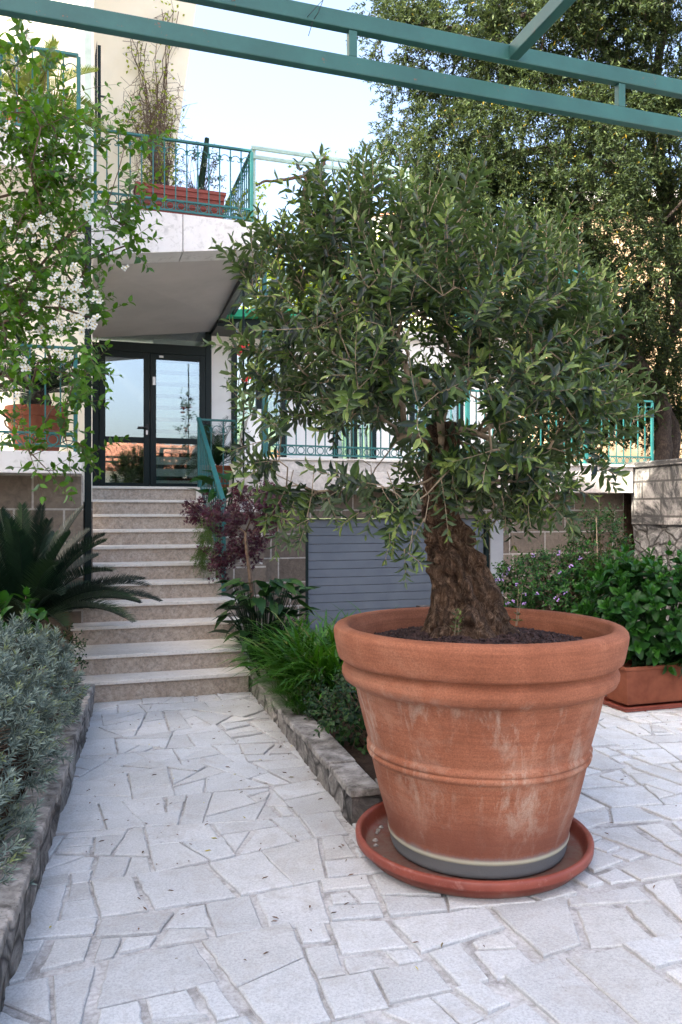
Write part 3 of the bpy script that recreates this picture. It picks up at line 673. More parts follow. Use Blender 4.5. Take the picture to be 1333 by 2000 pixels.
lw = thing('bed_wall', 'low rough grey stone bed wall along the left of the path beside the lavender', 'garden wall', (-1.0, 2.4, 0))
A_, B_ = (-.80, 1.45), (-1.86, 5.98)
obj('wall', wallalong(A_, B_, .16, -.05, .165, .045, .014), M_kerb, lw, smooth=True)
def coping(A, B, thick, z, h, seglen, over, side, parent, m=M_coping):
    A, B = Vector((*A, 0)), Vector((*B, 0)); L = (B-A).length; u = (B-A)/L; n = Vector((-u.y, u.x, 0))*side; d = 0
    while d < L-.05:
        e = min(L, d+seglen*random.uniform(.7, 1.3)); 
        if L-e < .15: e = L
        o = over+random.uniform(-.01, .01); zz = z+random.uniform(-.006, .006)
        k = max(2, int((e-d)/.05)); front = []; back = []
        for i in range(k+1):
            p = A+u*(d+.003+(e-d-.006)*i/k); j = .012*noise.noise(p*14); front.append(p-n*(o+j)); back.append(p+n*thick)
        poly = [(p.x, p.y) for p in (front+back[::-1])]
        if area(poly) < 0: poly = poly[::-1]
        obj('coping_stone', MB().slab(poly, zz, zz+h), m, parent, bevel=.006); d = e
coping(A_, B_, .13, .166, .045, .55, .012, 1, lw)
# soil of left bed
kind(obj('soil', MB().slab([(-.97, 1.3), (-2.04, 6.0), (-2.3, 6.55), (-2.55, 7.55), (-6, 6.4), (-6, 1.3)], -.1, .15), M_soil), 'structure')
# right bed: kerb
KA, KB = (-.775, 6.75), (.053, 3.83); e = W3(1, 0, 0)
rk = thing('garden_kerb', 'low stone kerb topped with thin slabs edging the grass bed right of the path', 'kerb', (KB[0], KB[1], 0))
obj('wall', wallalong(KB, KA, .14, -.05, .125, .045, .016, -1), M_kerb, rk, smooth=True)
KC = (KB[0]+e.x*1.25, KB[1]+e.y*1.25+.0)
obj('end_wall', wallalong(KB, KC, .14, -.05, .124, .045, .012, 1), M_kerb, rk, smooth=True)
coping(KB, KA, .15, .126, .035, .6, .012, -1, rk); 
coping((KB[0]+.16, KB[1]+.16*.325), KC, .15, .126, .034, .6, .012, 1, rk)
kind(obj('soil', MB().slab([(KB[0]+.1, KB[1]+.18), (KC[0], KC[1]+.1), W3(1.55, 6.6, 0)[:2], W3(.0, 9.3, 0)[:2], W3(RGT[5]+.0, 8.4, 0)[:2], W3(RGT[0]+.03, 6.6, 0)[:2], (KA[0]+.12, KA[1]-.05)], -.8, .11), M_soil), 'structure')
# far right bed: low block wall in front
BW = 5.42
fb = thing('low_block_wall', 'low pale block ledge edging the bed behind the rectangular planter', 'garden wall', W3(3.3, BW, 0))
obj('wall', MB().box(Sx(1120, BW), Sx(1620, BW), BW, BW+.2, -.05, .25), M_whiteblock, fb, bevel=.01)
obj('ledge', MB().box(Sx(1120, BW)-.01, Sx(1620, BW), BW-.02, BW+.24, .251, .285), M_coping, fb, bevel=.006)
b0 = Sx(1120, BW)
obj('side_wall', MB().box(b0, b0+.2, BW+.201, 6.9, -.1, .249).box(b0, 4.45, 6.9, 7.1, -.6, .25).box(4.25, 4.45, 7.1, 9.83, -.9, .251), M_whiteblock, fb)
kind(obj('soil', MB().box(4.45, 5.35, 6.9, 9.7, -.5, .23).box(b0+.201, 5.3, BW+.201, 6.9, -.1, .23), M_soil), 'structure')
# big retaining wall on the right
RA = P(1233, 905, 11.3); RB = Vector((RA.x+.309*6.6, RA.y-.951*6.6, 0))
rw = thing('retaining_wall', 'tall stained retaining wall of pale blocks over black mossy rubble at right', 'stone wall', (RA.x, RA.y, 0))
s_, t_ = ST(RA.x, RA.y)
mb = MB(); H = 26; K = 70
rows = []
for i in range(K+1):
    t = t_-6.6*i/K; row = []
    for j in range(H+1):
        z = -.5+(1.32+.5)*j/H; p = W3(s_, t, z); o = .055*noise.noise(p*3.4)+.03*noise.noise(p*9); row.append(W3(s_+o+.03, t, z))
    rows += row
w_ = H+1
mb.add(rows, [(i*w_+j, i*w_+j+1, (i+1)*w_+j+1, (i+1)*w_+j) for i in range(K) for j in range(H)])
mb.box(s_+.12, s_+.5, t_-6.6, t_, -.5, 1.32)
obj('rubble_face', mb, M_rubble, rw, smooth=True)
obj('upper_courses', MB().box(s_-.0, s_+.5, t_-6.6, t_+.0, 1.325, 2.12), M_whiteblock, rw, bevel=.012)
obj('coping', MB().box(s_-.03, s_+.52, t_-6.6, t_+.3, 2.122, 2.2), M_whiteblock, rw, bevel=.012)
kind(obj('garden_terrain', MB().box(s_+.5, s_+9, t_-6.6, t_+10, -.5, 2.06).box(Sx(1240, 9.6), s_+.5, t_+.3, t_+10, -.5, 2.0).box(wr+.3, Sx(1240, 9.6), 12.0, t_+10, -.5, 2.0), M_soil), 'structure')

# ------------------------------------------------------------ off frame: added block shading the yard; house seen in the glass
nb = thing('added_shade_block', 'unseen cream building block added left of the yard to shade it', 'building', (-6.8, -3, 0))
obj('wall', MB().slab([(-8.8, -12), (-4.7, -12), (-4.7, 2.9), (-8.8, 2.9)], 0, 13.0), M_white, nb)
obj('roof', MB().slab([(-8.85, -12.05), (-4.65, -12.05), (-4.65, 2.95), (-8.85, 2.95)], 13.001, 13.25), M_fascia, nb)
for y in (-9, -6, -3, 0):
    for z in (1, 4, 7, 9.6): obj('window', MB().slab([(-4.7, y), (-4.66, y), (-4.66, y+1.1), (-4.7, y+1.1)], z, z+1.4), M_dgreen, nb)
M_tile = noisy('roof_tile', (.38, .13, .07), (.55, .24, .14), 8, .8, .3, 40)
th = thing('tiled_roof_house', 'low cream house with a terracotta tile roof across the street, seen in the door glass', 'house', (6.5, -13, 0))
obj('wall', MB().slab([(0, -18), (17, -18), (17, -13), (0, -13)], 0, 3.5).slab([(4.6, -13), (8.2, -13), (8.2, -11.6), (4.6, -11.6)], 0, 1.9), M_cream, th)
mb = MB()
for i in range(60):
    x = -.4+i*.3; mb.tube([(x, -12.6, 3.45), (x, -15.5, 4.9)], .12, 6)
mb.add([(-.5, -12.6, 3.45), (17.5, -12.6, 3.45), (17.5, -15.5, 4.9), (-.5, -15.5, 4.9), (-.5, -18.4, 3.45), (17.5, -18.4, 3.45)], [(0, 1, 2, 3), (3, 2, 5, 4)])
obj('roof', mb, M_tile, th)
mb = MB().add([(4.3, -11.4, 1.9), (8.5, -11.4, 1.9), (6.4, -11.4, 2.6), (4.3, -13.1, 1.9), (8.5, -13.1, 1.9), (6.4, -13.1, 2.6)], [(0, 1, 2), (0, 2, 5, 3), (1, 4, 5, 2), (3, 5, 4)])
obj('porch_gable', mb, M_cream, th)
# sunlit house beyond the big tree, white villa on the hill
bh = thing('cream_house', 'warm cream sunlit house glimpsed through the big tree at right', 'house', (9, 21, 2))
obj('wall', MB().slab([(5.2, 20), (16, 20), (16, 26), (5.2, 26)], 0, 9.2), noisy('warm_plaster', (.36, .25, .15), (.44, .32, .20), 2, .9, .2), bh)
obj('roof', MB().slab([(5.0, 19.7), (16.4, 19.7), (16.4, 26.4), (5.0, 26.4)], 9.201, 9.5), M_fascia, bh)
vp = P(752, 440, 62)
vh = thing('hillside_villa', 'white villa with a terracotta roof on the hill behind the olive top', 'villa', vp-Vector((0, 0, 5)))
obj('wall', MB().slab([(vp.x-1.5, vp.y), (vp.x+4, vp.y), (vp.x+4, vp.y+5), (vp.x-1.5, vp.y+5)], vp.z-8, vp.z+.7), M_white, vh)
obj('roof', MB().add([(vp.x-1.9, vp.y-.3, vp.z+.7), (vp.x+4.4, vp.y-.3, vp.z+.7), (vp.x+4.4, vp.y+5.3, vp.z+.7), (vp.x-1.9, vp.y+5.3, vp.z+.7), (vp.x-.2, vp.y+2.5, vp.z+1.9), (vp.x+2.7, vp.y+2.5, vp.z+1.9)], [(0, 1, 5, 4), (1, 2, 5), (2, 3, 4, 5), (3, 0, 4)]), M_tile, vh)
# ------------------------------------------------------------ back pergolas
def pergola2(label, t, px0, px1, z, sep, posts, zf, m, braces=()):
    g = thing('pergola', label, 'pergola', W3(Sx(px0, t), t, zf))
    a, b = Sx(px0, t), Sx(px1, t)
    obj('rail', MB().box(a, b, t, t+.04, z, z+.05), m, g); obj('rail', MB().box(a, b, t, t+.04, z+sep, z+sep+.05), m, g)
    n = int((b-a)/1.3)
    for i in range(n+1): 
        x = a+(b-a)*i/n; obj('spacer', MB().box(x-.015, x+.015, t+.005, t+.035, z+.051, z+sep-.001), m, g)
    for i in range(5 if t < 11 else 0):
        x = a+(b-a)*(i+.5)/5; obj('cross_beam', MB().box(x-.02, x+.02, t+.041, t+2.4, z+.005, z+.045), m, g)
    for px in posts: x = Sx(px, t); obj('post', MB().box(x-.025, x+.025, t-.0+.041, t+.09, zf, z+sep), m, g)
    for p0, p1 in braces:
        q = [W3(Sx(p[0], t), t+.065, Zy(p[0], p[1], t)) for p in (p0, p1)]; obj('brace', MB().bar(q[0], q[1], .04, .04), m, g)
M_perg2 = paint('pale_green_paint', (.32, .44, .38), .5, .3)
pergola2('pale green upper pergola rails carrying the bare vine against the sky', 12.2, 492, 800, Zy(500, 309, 12.2), .14, (498, 798), 4.5, M_perg2, [((640, 318), (585, 412))])
pergola2('teal terrace pergola with posts and braces half hidden by the potted olive', 9.45, 515, 1150, Zy(520, 492, 9.45), .16, (519, 918, 1150), 2.17, M_teal, [((918, 640), (870, 585)), ((918, 640), (975, 585))])
# ------------------------------------------------------------ plant helpers
def skeleton(start_nodes, targets, step=.08, wob=.25, order=None, up=.0):
    """start_nodes: list of points (chain). each target joins the nearest node; returns paths [(pts, parent)]"""
    nodes = [Vector(p) for p in start_nodes]; paths = []
    root = nodes[-1]
    depth = [0]*len(nodes)
    targets = sorted(targets, key=lambda q: (q-root).length)
    for q in targets:
        best, bi = 1e9, 0
        for i, nd in enumerate(nodes):
            c = (q-nd).length+.22*(nd-root).length
            if c < best: best, bi = c, i
        a = nodes[bi]; L = (q-a).length
        if L < step*.5: continue
        n = max(2, int(L/step)); pts = [a]; off = rv()*L*wob*.35; 
        for k in range(1, n+1):
            s = k/n; p = a.lerp(q, s)+off*math.sin(math.pi*s)+rv()*step*.12*(k < n)+Vector((0, 0, up*math.sin(math.pi*s)*L))
            pts.append(p)
        paths.append((pts, bi, len(nodes)))
        for p in pts[1:]: nodes.append(p)
    return nodes, paths
def branch_mesh(paths, nnodes, rt=.0025, power=2.4, rmax=.05, n=6, scale=1.0):
    # pipe model
    cnt = [0.0]*nnodes
    info = []
    for pts, bi, st_ in paths: info.append((bi, st_, len(pts)-1))
    w = [0.0]*nnodes
    for pts, bi, st_ in paths: w[st_+len(pts)-2] += 1
    # accumulate in reverse creation order
    for (bi, st_, m) in reversed(info):
        for k in range(m-1, 0, -1): w[st_+k-1] += w[st_+k]
        w[bi] += w[st_]
    # nodes inside the trunk chain handled by caller
    mb = MB()
    for (pts, bi, st_) in paths:
        m = len(pts)-1; rad = [min(rmax, rt*max(1, w[st_+k])**(1/power))*scale for k in range(m)]
        mb.tube(pts, [rad[0]]+rad, n, cap=True)
    return mb, w
def twig(mb, lv, p, d, L, n_leaves, ll, lw_, droop=-.15, curve=.25, opp=True, spread=.9, arng=(0, 1), r=.0016, upleaf=.3, tipa=None, sides=4):
    d = Vector(d).normalized(); c = rv()*curve+Vector((0, 0, droop)); pts = [Vector(p)]; m = 5
    for k in range(m): d = (d+c/m).normalized(); pts.append(pts[-1]+d*(L/m))
    if mb is not None: mb.tube(pts, [r*1.3, r*1.2, r, r, r*.8, r*.5], sides, cap=False)
    base = d.orthogonal().normalized(); ang = random.random()*6.28
    k = 0
    while k < n_leaves:
        s = .12+.88*(k/max(1, n_leaves-1)); i = min(m-1, int(s*m)); q = pts[i].lerp(pts[i+1], s*m-i); dd = (pts[i+1]-pts[i]).normalized()
        u = dd.orthogonal().normalized(); v = dd.cross(u)
        for j in range(2 if opp else 1):
            A = ang+math.pi*j+random.gauss(0, .25); o = u*math.cos(A)+v*math.sin(A)
            sp = spread*(1-.55*s**3)
            ld = (dd*(1-sp*.62)+o*sp+Vector((0, 0, random.uniform(-.15, .15)))).normalized()
            nn = (dd*.9-o*.25+Vector((0, 0, upleaf))+rv()*.35)
            sz = random.uniform(.75, 1.15)*(1-.45*s**4)
            a = random.uniform(*arng)*.8+(.2 if s > .8 else 0) if tipa is None else (tipa if s > .8 and random.random() < .6 else random.uniform(*arng))
            lv.add(q, ld, nn, ll*sz, lw_*sz*random.uniform(.85, 1.1), min(1, max(0, a))); k += 1
        ang += math.pi/2 if opp else 2.4
    return pts[-1], d
def inell(c, r, shell=.0, cond=None):
    while True:
        v = Vector((random.uniform(-1, 1), random.uniform(-1, 1), random.uniform(-1, 1)))
        if v.length > 1 or v.length < shell: continue
        p = Vector((c[0]+v.x*r[0], c[1]+v.y*r[1], c[2]+v.z*r[2]))
        if cond is None or cond(p, v): return p

L_olive = leafmat('olive_leaf', [(0, (.007, .013, .013)), (.32, (.017, .034, .019)), (.58, (.055, .098, .028)), (.80, (.135, .21, .042)), (1, (.24, .30, .07))], .36, .26, (.15, .27, .02), (.09, .125, .065), .45)
L_bigtree = leafmat('big_tree_leaf', [(0, (.007, .015, .006)), (.5, (.024, .042, .015)), (.8, (.050, .075, .024)), (.988, (.09, .12, .035)), (1, (.34, .24, .03))], .6, .22, (.10, .14, .03), None, .18)
L_mock = leafmat('mock_orange_leaf', [(0, (.006, .028, .002)), (.5, (.016, .068, .004)), (1, (.08, .20, .010))], .45, .3, (.22, .45, .01), None, .35)
L_flower = leafmat('white_petal', [(0, (.62, .61, .53)), (1, (.80, .79, .72))], .6, .35)
L_yel = mat('flower_centre', (.55, .40, .06), .7)
L_lav = leafmat('lavender_leaf', [(0, (.09, .12, .10)), (.5, (.19, .245, .21)), (.85, (.30, .365, .29)), (1, (.26, .31, .14))], .75, .1, None, None, .1)
L_cycad = leafmat('cycad_leaf', [(0, (.004, .012, .007)), (.6, (.008, .025, .012)), (1, (.02, .045, .016))], .42, .12, None, None, .3)
L_palm = leafmat('palm_leaf', [(0, (.06, .10, .02)), (.7, (.10, .15, .03)), (1, (.16, .15, .05))], .45, .4, (.3, .36, .04))
L_hyd = leafmat('hydrangea_leaf', [(0, (.005, .028, .004)), (.6, (.012, .056, .007)), (1, (.032, .11, .012))], .42, .18, (.05, .2, .005), None, .25)
L_dark = leafmat('dark_green_leaf', [(0, (.005, .022, .006)), (.6, (.012, .042, .010)), (1, (.035, .085, .015))], .45, .18, None, None, .25)
L_grass = leafmat('grass_blade', [(0, (.010, .05, .004)), (.5, (.025, .10, .006)), (.93, (.06, .17, .012)), (1, (.22, .17, .08))], .4, .3, (.1, .28, .01))
L_maple = leafmat('maple_leaf', [(0, (.014, .003, .008)), (.6, (.03, .007, .015)), (1, (.065, .014, .03))], .5, .3, (.2, .02, .05))
L_fern = leafmat('asparagus_fern_leaf', [(0, (.05, .10, .012)), (1, (.11, .19, .03))], .6, .3, (.15, .25, .02))
L_vine = leafmat('vine_leaf', [(0, (.18, .28, .02)), (1, (.32, .40, .04))], .5, .55, (.45, .5, .02))
L_lilac = leafmat('lilac_petal', [(0, (.34, .20, .50)), (1, (.48, .32, .62))], .6, .3)
L_red = leafmat('red_petal', [(0, (.55, .01, .015)), (1, (.7, .02, .03))], .5, .2)
L_dry = leafmat('dry_leaf', [(0, (.08, .045, .025)), (.7, (.16, .09, .05)), (.9, (.10, .075, .06)), (1, (.5, .42, .05))], .8, .1)

# ------------------------------------------------------------ the great pot, saucer and olive tree
PC = Vector((.608, 3.56, 0)); SCN = Vector((.583, 3.545, 0))
pot = thing('terracotta_pot', 'huge weathered terracotta pot with thick rolled rim holding the gnarled olive tree', 'pot', PC)
prof = [(.0, .028), (.372, .028), (.380, .034), (.386, .05), (.391, .088), (.396, .094), (.398, .103), (.396, .112), (.4, .14), (.437, .27), (.474, .425), (.478, .435), (.489, .442), (.492, .452), (.489, .461), (.484, .464), (.489, .468), (.493, .478), (.489, .488), (.484, .495), (.488, .505), (.518, .62), (.541, .72), (.546, .742), (.556, .752), (.574, .758), (.593, .771), (.602, .79), (.603, .808), (.596, .826), (.583, .838), (.577, .848), (.59, .857), (.610, .860), (.619, .867), (.624, .885), (.630, .915), (.636, .945), (.6395, .972), (.637, .988), (.628, .999), (.615, 1.005), (.597, 1.008), (.583, 1.006), (.573, .998), (.568, .985), (.556, .965), (.55, .955), (.55, .93), (.536, .85), (.45, .55)]
def wobble(r, z, A): return r*(1+.004*math.sin(2*A+1)+.0022*math.sin(5*A+z*3)+.001*math.sin(11*A+z*20))
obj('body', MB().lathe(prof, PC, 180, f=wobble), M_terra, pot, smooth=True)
sau = thing('saucer', 'wide red plastic saucer under the huge olive pot', 'saucer', SCN)
sp = [(0, .004), (.465, .004), (.474, .01), (.487, .04), (.490, .046), (.503, .05), (.516, .052), (.5175, .06), (.519, .082), (.514, .088), (.500, .090), (.492, .085), (.488, .070), (.478, .045), (.47, .026), (.0, .0265)]
obj('dish', MB().lathe(sp, SCN, 160), M_saucer, sau, smooth=True)
mb = MB()
for i in range(26):
    A = random.uniform(2.2, 4.6); p = SCN+Vector((math.cos(A)*.43, math.sin(A)*.43, .03)); q_ = random.uniform(.3, 1); mb.lathe([(.001, .0), (random.uniform(.008, .016)*q_, .0), (.01*q_, .008*q_), (.001, .012*q_)], p, 7)
kind(obj('saucer_grit', mb, M_coping, base=SCN), 'stuff')
# mulch: mounded bed with chips
mb = MB(); vs = []; nr = 26; na = 60
for i in range(nr+1):
    for k in range(na):
        r_ = .547*i/nr; A = 2*math.pi*k/na; x, y = PC.x+r_*math.cos(A), PC.y+r_*math.sin(A)
        vs.append((x, y, .895+.065*(1-(i/nr)**2)+.010*noise.noise(Vector((x*30, y*30, 0)))))
mb.add(vs, [(i*na+k, i*na+(k+1) % na, (i+1)*na+(k+1) % na, (i+1)*na+k) for i in range(nr) for k in range(na)])
for i in range(2600):
    A = random.random()*6.28; r_ = .54*math.sqrt(random.random()); x, y = PC.x+r_*math.cos(A), PC.y+r_*math.sin(A); z = .90+.065*(1-(r_/.547)**2)
    s = random.uniform(.005, .013); M = Matrix.Rotation(random.random()*6, 3, rv()); c = Vector((x, y, z))
    mb.add([c+M@Vector(q)*s for q in ((-1, -.7, -.6), (1, -.8, -.5), (.9, .8, -.6), (-.8, .9, -.5), (-.6, -.5, .6), (.7, -.6, .5), (.6, .6, .7), (-.7, .5, .5))], [(3, 2, 1, 0), (4, 5, 6, 7), (0, 1, 5, 4), (1, 2, 6, 5), (2, 3, 7, 6), (3, 0, 4, 7)])
mu = obj('mulch', mb, M_mulch, base=PC); kind(mu, 'stuff'); mu['label'] = 'dark red lava and bark mulch around the olive trunk'
ol = thing('olive_tree', 'gnarled potted olive tree with leaning trunk and wide bushy silvery green crown', 'olive tree', (PC.x-.04, PC.y, .95))
TD = 3.60
tr = [(1275, 917, 104), (1240, 914, 92), (1222, 913, 82), (1200, 911, 74), (1150, 904, 65), (1100, 891, 55), (1075, 880, 47.5), (1040, 870, 41), (1007, 862, 38), (962, 860, 34), (920, 861, 33), (880, 864, 33), (850, 866, 34), (825, 868, 26)]
cl = [(P(px, py, TD), hw/F*TD) for py, px, hw in tr]
BURL = [(random.uniform(-2.9, -.2), random.uniform(.96, 1.5)**1.0, random.uniform(.03, .075), random.uniform(.010, .034)) for _ in range(34)]
def trunk():
    mb = MB(); rings = 170; na = 150; vs = []
    for i in range(rings+1):
        s = i/rings*(len(cl)-1); j = min(len(cl)-2, int(s)); f = s-j; c = cl[j][0].lerp(cl[j+1][0], f); r_ = cl[j][1]*(1-f)+cl[j+1][1]*f
        h = i/rings
        for k in range(na):
            A = 2*math.pi*k/na; tw = A+h*1.1
            q = Vector((math.cos(tw), math.sin(tw), 0))
            lob = noise.noise(q*1.5+Vector((0, 0, c.z*3.0)))*.5
            fis = noise.noise(Vector((math.cos(tw)*5, math.sin(tw)*5, c.z*1.7))); ridge = (1-abs(fis)*2)
            low = max(0, 1-h*1.9)
            burl = .24*noise.noise(Vector((q.x*2.4, q.y*2.4, c.z*7)))+.13*low*abs(noise.noise(Vector((q.x*6, q.y*6, c.z*20))))
            fine = .06*noise.noise(Vector((q.x*14, q.y*14, c.z*(14+30*low))))
            rr = r_*(1+lob*.5+.15*(-(max(0, ridge-.5)*2.0))*(1-.5*low)+burl+fine+.05*low*math.sin(5*A+2))
            AA = A if A < math.pi else A-2*math.pi
            for ba, bz, bw, bh_ in BURL:
                d2 = ((AA-ba)*r_)**2+(c.z-bz)**2
                if d2 < (2.2*bw)**2: e_ = math.exp(-d2/(bw*bw)*1.6); rr += bh_*(e_-.55*math.exp(-((math.sqrt(d2)-bw*1.15)/(bw*.3))**2))
            vs.append((c.x+rr*math.cos(A), c.y+rr*math.sin(A)*.86, c.z))
    mb.add(vs, [(i*na+k, i*na+(k+1) % na, (i+1)*na+(k+1) % na, (i+1)*na+k) for i in range(rings) for k in range(na)]+[tuple(rings*na+k for k in range(na))])
    return mb
obj('trunk', trunk(), M_bark, ol, smooth=True)
random.seed(21)
top = cl[-2][0]
CC = P(862, 690, 3.62); CC.y = 3.66
def cond(p, v):
    if p.z < CAMZ+.03 and random.random() < .75: return False
    px = 666.5+p.x/p.y*F; py = 1000-(p.z-CAMZ)/p.y*F
    # looser upper-left and a lifted bottom-left
    if py > np.interp(px, [460, 540, 700, 780, 860, 940, 1000, 1150, 1270], [860, 985, 985, 960, 945, 955, 985, 970, 890]): return False
    if py < np.interp(px, [480, 600, 720, 800, 900, 1000, 1130, 1180, 1240], [560, 450, 390, 420, 455, 500, 550, 640, 720]): return False
    if 900 < px < 1040 and py < 560 and random.random() < .5: return False
    if 640 < px < 845 and 830 < py < 965 and random.random() < .8: return False
    return True
rad = (.80, .78, .78)
tg = [inell(CC, rad, .3, cond) for _ in range(320)]
for px, py, D in ((495, 560, 3.5), (515, 490, 3.6), (510, 690, 3.4), (505, 780, 3.4), (520, 900, 3.4), (545, 480, 3.4), (600, 400, 3.5), (640, 420, 3.4), (715, 375, 3.6), (700, 440, 3.3), (760, 400, 3.7), (835, 430, 3.4), (905, 420, 3.2), (990, 465, 3.5), (1060, 500, 3.6), (1130, 510, 3.7), (1150, 600, 3.5), (1190, 660, 3.6), (1200, 780, 3.6), (1195, 860, 3.5), (1150, 900, 3.4), (1190, 820, 3.3), (1080, 950, 3.3), (1010, 940, 3.3), (960, 880, 3.1), (700, 940, 3.1), (560, 950, 3.3), (620, 960, 3.4), (545, 900, 3.2), (540, 830, 3.1), (800, 990, 3.1), (1130, 760, 3.0), (980, 800, 2.95), (820, 800, 2.9), (700, 760, 2.95), (900, 560, 3.0), (1020, 640, 2.95), (620, 640, 3.0), (760, 600, 2.9)):
    tg.append(P(px, py, D))
nodes, paths = skeleton([top-Vector((0, 0, .10)), top], tg, .07, .5, up=.05)
bm_, wts = branch_mesh(paths, len(nodes), .0022, 2.15, .036, 7)
obj('branches', bm_, M_twig, ol, smooth=True)
lv = Leaves(LEAF); tb = MB()
ctr = Vector((top.x, top.y, top.z+.15))
tips = [p[0][-1] for p in paths]
def ok(q):
    px = 666.5+q.x/q.y*F; py = 1000-(q.z-CAMZ)/q.y*F
    return not (640 < px < 800 and 840 < py < 920)
for pts, bi, st_ in paths:
    tip = pts[-1]; out = (tip-ctr).normalized(); dd = (pts[-1]-pts[-2]).normalized()
    hgt = (tip.z-1.6)/1.3; arm = tip.z < 1.75
    for k in range(random.choice((2, 3, 3, 4))):
        q = tip if k == 0 else pts[random.randrange(max(1, len(pts)//2), len(pts))]
        if not ok(q) and random.random() < .7: continue
        d = out*.75+dd*.35+rv()*.75+Vector((0, 0, .8 if hgt > .5 else (.45 if hgt > .15 else -.0)))
        twig(tb, lv, q, d, random.uniform(.12, .27 if hgt < .9 else .34), random.randint(12, 18), .072, .0235, droop=.05 if not arm else -.3, curve=.5, arng=(.0, .85), upleaf=.3, tipa=.96)
for q in nodes[::5]:
    if (q-ctr).length < .4 or not ok(q): continue
    twig(tb, lv, q, (q-ctr).normalized()*.5+rv(), random.uniform(.08, .2), random.randint(8, 14), .058, .0185, curve=.6, arng=(0, .6), tipa=.8)
for i in range(75):
    px = random.uniform(490, 1210); py = float(np.interp(px, [480, 600, 720, 800, 900, 1000, 1130, 1180, 1240], [560, 450, 390, 420, 455, 500, 550, 640, 720]))+random.uniform(-10, 50)
    q = P(px, py, random.uniform(3.2, 3.9)); near = min(nodes, key=lambda w: (w-q).length)
    tb.tube([near, near.lerp(q, .6)+rv()*.02, q], [.0026, .002, .0018], 4, cap=False)
    twig(tb, lv, q, Vector((random.uniform(-.35, .35), random.uniform(-.3, .2), 1)), random.uniform(.14, .26), random.randint(13, 18), .060, .0185, droop=.2, curve=.3, arng=(.3, 1), tipa=1, spread=.7)
# hanging sprigs seen against the garage
for px, py, D in ((530, 1000, 3.3), (600, 1010, 3.3), (640, 980, 3.2), (740, 985, 3.1), (770, 1030, 3.1), (800, 1075, 3.05), (830, 1020, 3.1), (700, 1000, 3.2), (960, 1020, 3.4), (975, 1015, 3.4), (985, 960, 3.3), (1080, 965, 3.3), (1110, 970, 3.3), (1040, 950, 3.3), (820, 960, 3.0), (550, 1020, 3.3)):
    p = P(px, py, D)
    if py > 1005: tb.tube([p+Vector((random.uniform(-.05, .05), .06, .22)), p+Vector((.02, .03, .1)), p], .002, 4)
    for k in range(2): twig(tb, lv, p+rv()*.02, rv()*.8+Vector((0, -.4, -.5)), random.uniform(.08, .14), 13, .062, .016, droop=-.4, arng=(.2, .9), tipa=.95)
obj('twigs', tb, M_twig, ol)
lv.build('foliage', L_olive, ol)
# two small suckers at the base
lv = Leaves(LEAF); tb = MB()
for px, py in ((888, 1225), (895, 1215), (1010, 1195), (1008, 1180)):
    twig(tb, lv, P(px, 1240 if px < 900 else 1222, 3.30 if px < 900 else 3.5), (random.uniform(-.2, .2), -.1, 1), .1 if px < 900 else .17, 11, .03, .011, arng=(.3, .9), tipa=.9)
s_ = obj('sucker', tb, M_twig, ol); lv.build('sucker_foliage', L_olive, s_, base=ol['_b'])

# ------------------------------------------------------------ big tree behind the terrace
random.seed(5)
BT0 = P(1285, 905, 14.5); bt = thing('evergreen_tree', 'large spreading evergreen tree filling the upper right behind the terrace railing', 'tree', BT0-Vector((0, 0, .4)))
def tpath(pts, D=14): return [P(a, b, D+c) for a, b, c in pts]
limbs = [(tpath([(1290, 920, .5), (1300, 830, .5), (1290, 770, .4), (1245, 710, .2), (1200, 640, 0), (1175, 560, 0), (1150, 470, 0), (1130, 350, .2), (1100, 220, 0)]), [.16, .14, .12, .11, .10, .09, .07, .06, .04]),
         (tpath([(1310, 920, .8), (1318, 830, .8), (1280, 760, .8), (1330, 600, 1), (1300, 420, 1), (1270, 250, .8), (1285, 130, .6), (1310, 0, .6)]), [.13, .11, .10, .10, .10, .09, .08, .07]),
         (tpath([(1300, 420, 1), (1200, 330, .3), (1100, 290, 0), (1000, 300, 0), (900, 330, .2)]), [.12, .10, .08, .06, .03]),
         (tpath([(1280, 200, .8), (1180, 90, .4), (1050, 30, 0), (900, 60, 0), (800, 40, 0)]), [.12, .10, .08, .05, .03]),
         (tpath([(1200, 640, 0), (1260, 560, .5), (1320, 520, 1)]), [.1, .08, .05]),
         (tpath([(1175, 560, 0), (1080, 500, -.3), (980, 470, -.3)]), [.09, .06, .03]),
         (tpath([(1245, 710, .2), (1180, 720, 0), (1100, 690, -.5), (1040, 640, -.5)]), [.08, .07, .05, .03])]
mb = MB()
for p, r_ in limbs:
    q = []; rr = []
    for i in range(len(p)-1):
        for k in range(4): q.append(p[i].lerp(p[i+1], k/4)+rv()*.03); rr.append(r_[i]*(1-k/4)+r_[i+1]*k/4)
    q.append(p[-1]); rr.append(r_[-1]); mb.tube(q, rr, 10)
obj('trunk', mb, M_bark2, bt, smooth=True)
blobs = []   # px, py, rx, ry, D
